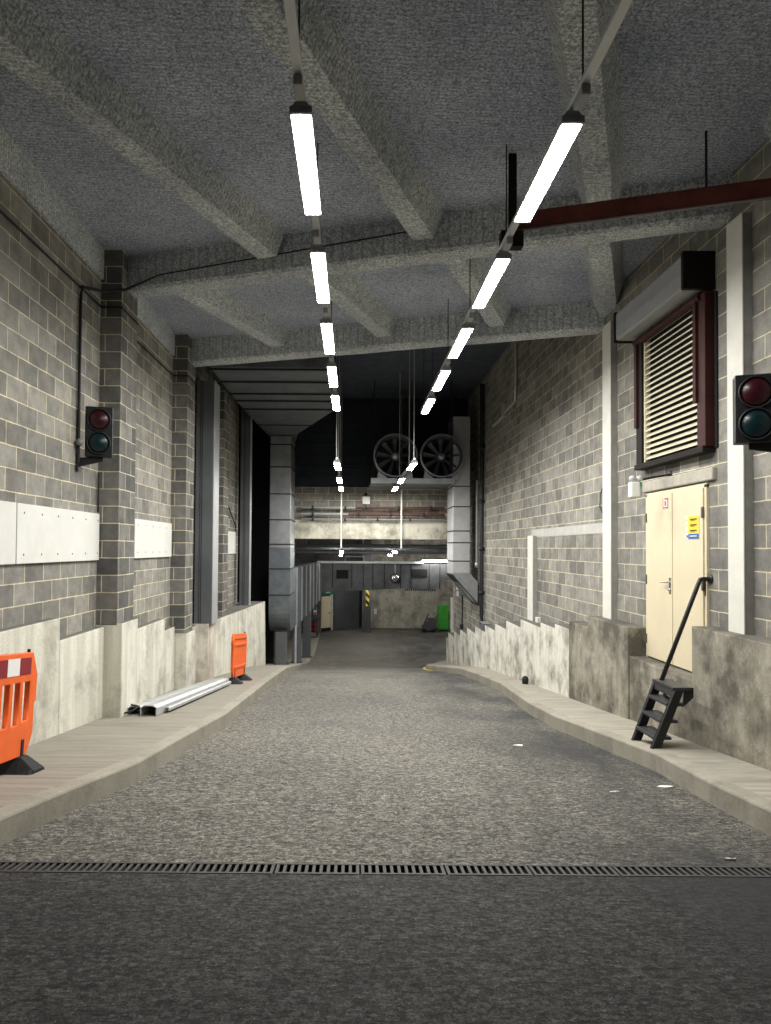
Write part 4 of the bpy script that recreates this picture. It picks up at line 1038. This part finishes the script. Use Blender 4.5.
for y in (7.48, 7.95):
    m2 = MB(); m2.prism([(3.38, -1.40), (3.36, -1.60), (3.47, -1.50), (3.47, -1.40)], 'y', y - .008, y + .008); m2.build('gusset', M['black_paint'], t)
mb = MB(); mb.path([(3.29, 7.88, -1.50), (3.31, 7.885, -1.42), (3.74, 7.93, -.36), (3.76, 7.93, -.315), (3.80, 7.93, -.31), (XR - .005, 7.93, -.31)], .024, 12); mb.build('handrail', M['black_paint'], t)
m2 = MB(); m2.lathe((XR - .002, 7.93, -.31), (-1, 0, 0), [(.001, .02), (.045, .02), (.05, 0)], 16); m2.build('rail_flange', M['black_paint'], t)
m2 = MB(); m2.box(XR - .03, XR - .01, 7.985, 8.015, -.5, -.33); m2.build('rail_hook', M['black_paint'], t)

# ------------------------------------------------------------------ red oxide steel beam on its hanger
t = thing('steel_channel_beam', 'dark red steel channel spanning from the right light row to right wall', 'steel beam', (2.7, 7.0, 3.2))
def red(u, dz0, dz1, d0, d1):
    a = Vector((1.55, 7.25, 0)); b = Vector((XR + .03, 6.46, 0)); d = (b - a).normalized(); n = Vector((-d.y, d.x, 0))
    m = MB(); q = [a + n * d0, b + n * d0, b + n * d1, a + n * d1]
    m.hexa([(p.x, p.y, dz0) for p in q] + [(p.x, p.y, dz1) for p in q]); return m
m = red(0, 3.20, 3.37, 0, .014)
for z in (3.20, 3.356):
    k = red(0, z, z + .014, 0, -.0 + .07); m.add(k.v, k.f)
m.build('channel', M['red_oxide'], t, bevel=.003)
mb = MB(); mb.path([(3.25, 6.70, 3.35), (3.25, 6.70, 3.92)], .012, 8); mb.build('hanger_rod', M['seam'], t)
mb = MB(); mb.path([(1.6, 7.2, 3.17), (XR, 6.42, 3.17)], .012, 8); mb.build('cable', M['pipe_grey'], t)
t = thing('hanger_plate', 'dark flat hanger dropping from ceiling to second tube light, right row', 'hanger', (1.45, 6.97, 3.0))
mb = MB(); mb.box(1.50, 1.58, 7.1, 7.13, 3.0, 3.92); mb.build('strap', M['brown_black'], t, bevel=.003)
mb = MB(); mb.box(1.42, 1.64, 7.06, 7.18, 2.96, 3.12); mb.build('clamp', M['brown_black'], t, bevel=.006)

# high white conduit on the right wall in the dark bay
t = thing('conduit', 'pale conduit bending down the dark upper right wall', 'pipe', (XR - .04, 17.5, 3.5))
mb = MB(); mb.path([(XR - .05, 17.3, 4.9), (XR - .05, 17.3, 3.75), (XR - .04, 17.45, 3.55), (XR - .04, 18.6, 3.5)], .03, 8); mb.build('pipe', M['galv_pale'], t)
m2 = MB(); m2.box(XR - .1, XR - .003, 18.6, 18.75, 3.4, 3.75); m2.build('box', M['galv_pale'], t, bevel=.01)
m2 = MB(); m2.path([(XR - .04, 18.75, 3.45), (XR - .04, 20.2, 3.42)], .04, 8); m2.build('cable_run', M['galv_pale'], t)

# ------------------------------------------------------------------ slot drain across the ramp
mb = MB(); zd = zr(4.33)
mb.sheet([[(-2.45, D0 - .002, zr(D0) - .01), (3.0, D0 - .002, zr(D0) - .01)], [(-2.45, D0, zd - .05), (3.0, D0, zd - .05)], [(-2.45, D1, zd - .05), (3.0, D1, zd - .05)], [(-2.45, D1 + .002, zr(D1) - .01), (3.0, D1 + .002, zr(D1) - .01)]])
struct(mb, 'floor_surround', M['brown_black'], 'dark channel below the drain gratings', 'drain channel')
def grating(w):
    m = MB(); s = .098
    for y0, y1 in ((D0, D0 + .022), (D1 - .022, D1)): m.box(-w / 2, w / 2, y0, y1, -.03, .004)
    k = 0; n = int(w / .042)
    for i in range(n + 1):
        x = -w / 2 + w * i / n
        m.hexa([(x - .009, D0, -.03), (x + .009, D0, -.03), (x + .009, D1, -.03), (x - .009, D1, -.03), (x - .009, D0, .002), (x + .009, D0, .002), (x + .009, D1, .002), (x - .009, D1, .002)])
    for v in m.v: v.z -= .098 * (v.y - 4.33)
    return m
GW = .5
gm = None
for i in range(11):
    x = -2.2 + i * GW
    if gm is None:
        m = grating(GW - .03); 
        for v in m.v: v.y -= 4.33
        g = m.build('drain_grating', M['drain_iron'], None, (0, 0, 0)); gm = g
        tag(g, 'black slotted iron grating section of the drain across the ramp', 'drain grating', 'drain gratings across the ramp')
    else: g = gm.copy(); C.objects.link(g)
    g.location = (x, 4.33, zd)

# ------------------------------------------------------------------ small litter
for x, y, s, r, lb in ((2.76, 6.5, .06, .4, 'white scrap of paper lying by the right kerb'), (2.28, 6.32, .05, 1.2, 'thin pale scrap on ramp left of the paper by right kerb'),
                       (2.33, 4.55, .035, .2, 'tiny pale scrap just past the drain at right'), (1.95, 8.6, .05, .9, 'small pale scrap on dark oily part of the ramp')):
    mb = MB(); pts = []
    for k in range(7):
        a = 2 * PI * k / 7; rr = s * random.uniform(.6, 1.1)
        pts.append((x + rr * math.cos(a) * (1.4 if 'thin' not in lb else 1.6), y + rr * math.sin(a) * (.7 if 'thin' not in lb else .2)))
    z = zr(y)
    vs = [(px, py, zr(py) + .004 + random.uniform(0, .012)) for px, py in pts] + [(px, py, zr(py) + .001) for px, py in pts]
    n = 7
    mb.add(vs, [tuple(range(n)), tuple(range(2 * n - 1, n - 1, -1))] + [(i, i + n, (i + 1) % n + n, (i + 1) % n) for i in range(n)])
    tag(mb.build('paper_scrap', M['paper']), lb, 'litter')
mb = MB(); mb.lathe((3.5, 14.9, zp(14.9) + .1), (0, 0, 1), [(.001, .07), (.05, .05), (.07, 0), (.06, -.09), (.001, -.1)], 12)
tag(mb.build('rubber_bung', M['rubber']), 'small black lump at the foot of right plinth near the drain stain', 'lump')

# ------------------------------------------------------------------ lift everything so the ramp under the camera is at zero
for o in list(bpy.context.scene.objects):
    if o.parent is None: o.location.z += CAM_H

# ------------------------------------------------------------------ camera, world, view
F = 730.0
cam = bpy.data.cameras.new('camera'); co = bpy.data.objects.new('camera', cam); C.objects.link(co)
cam.sensor_fit = 'AUTO'; cam.sensor_width = 36; cam.lens = F / 1024 * 36
pitch, roll = R(1.4), R(.4)
co.matrix_world = Matrix.Translation((0, 0, CAM_H)) @ Matrix.Rotation(R(90) + pitch, 4, 'X') @ Matrix.Rotation(roll, 4, 'Z')
cam.shift_x = (385.5 - 354) / 1024
cam.shift_y = (548 - F * math.tan(pitch) - 512) / 1024
cam.clip_start = .05; cam.clip_end = 200
bpy.context.scene.camera = co

w = bpy.data.worlds.new('world'); bpy.context.scene.world = w; w.use_nodes = True
bg = w.node_tree.nodes['Background']; bg.inputs[0].default_value = (.55, .65, .85, 1); bg.inputs[1].default_value = .03

sc = bpy.context.scene
sc.view_settings.view_transform = 'Standard'; sc.view_settings.look = 'None'
sc.view_settings.exposure = 0.1; sc.view_settings.gamma = 1.0; sc.view_settings.use_curve_mapping = False
sc.cycles.use_denoising = True
sc.cycles.max_bounces = 8; sc.cycles.diffuse_bounces = 5
sc.cycles.sample_clamp_indirect = 10
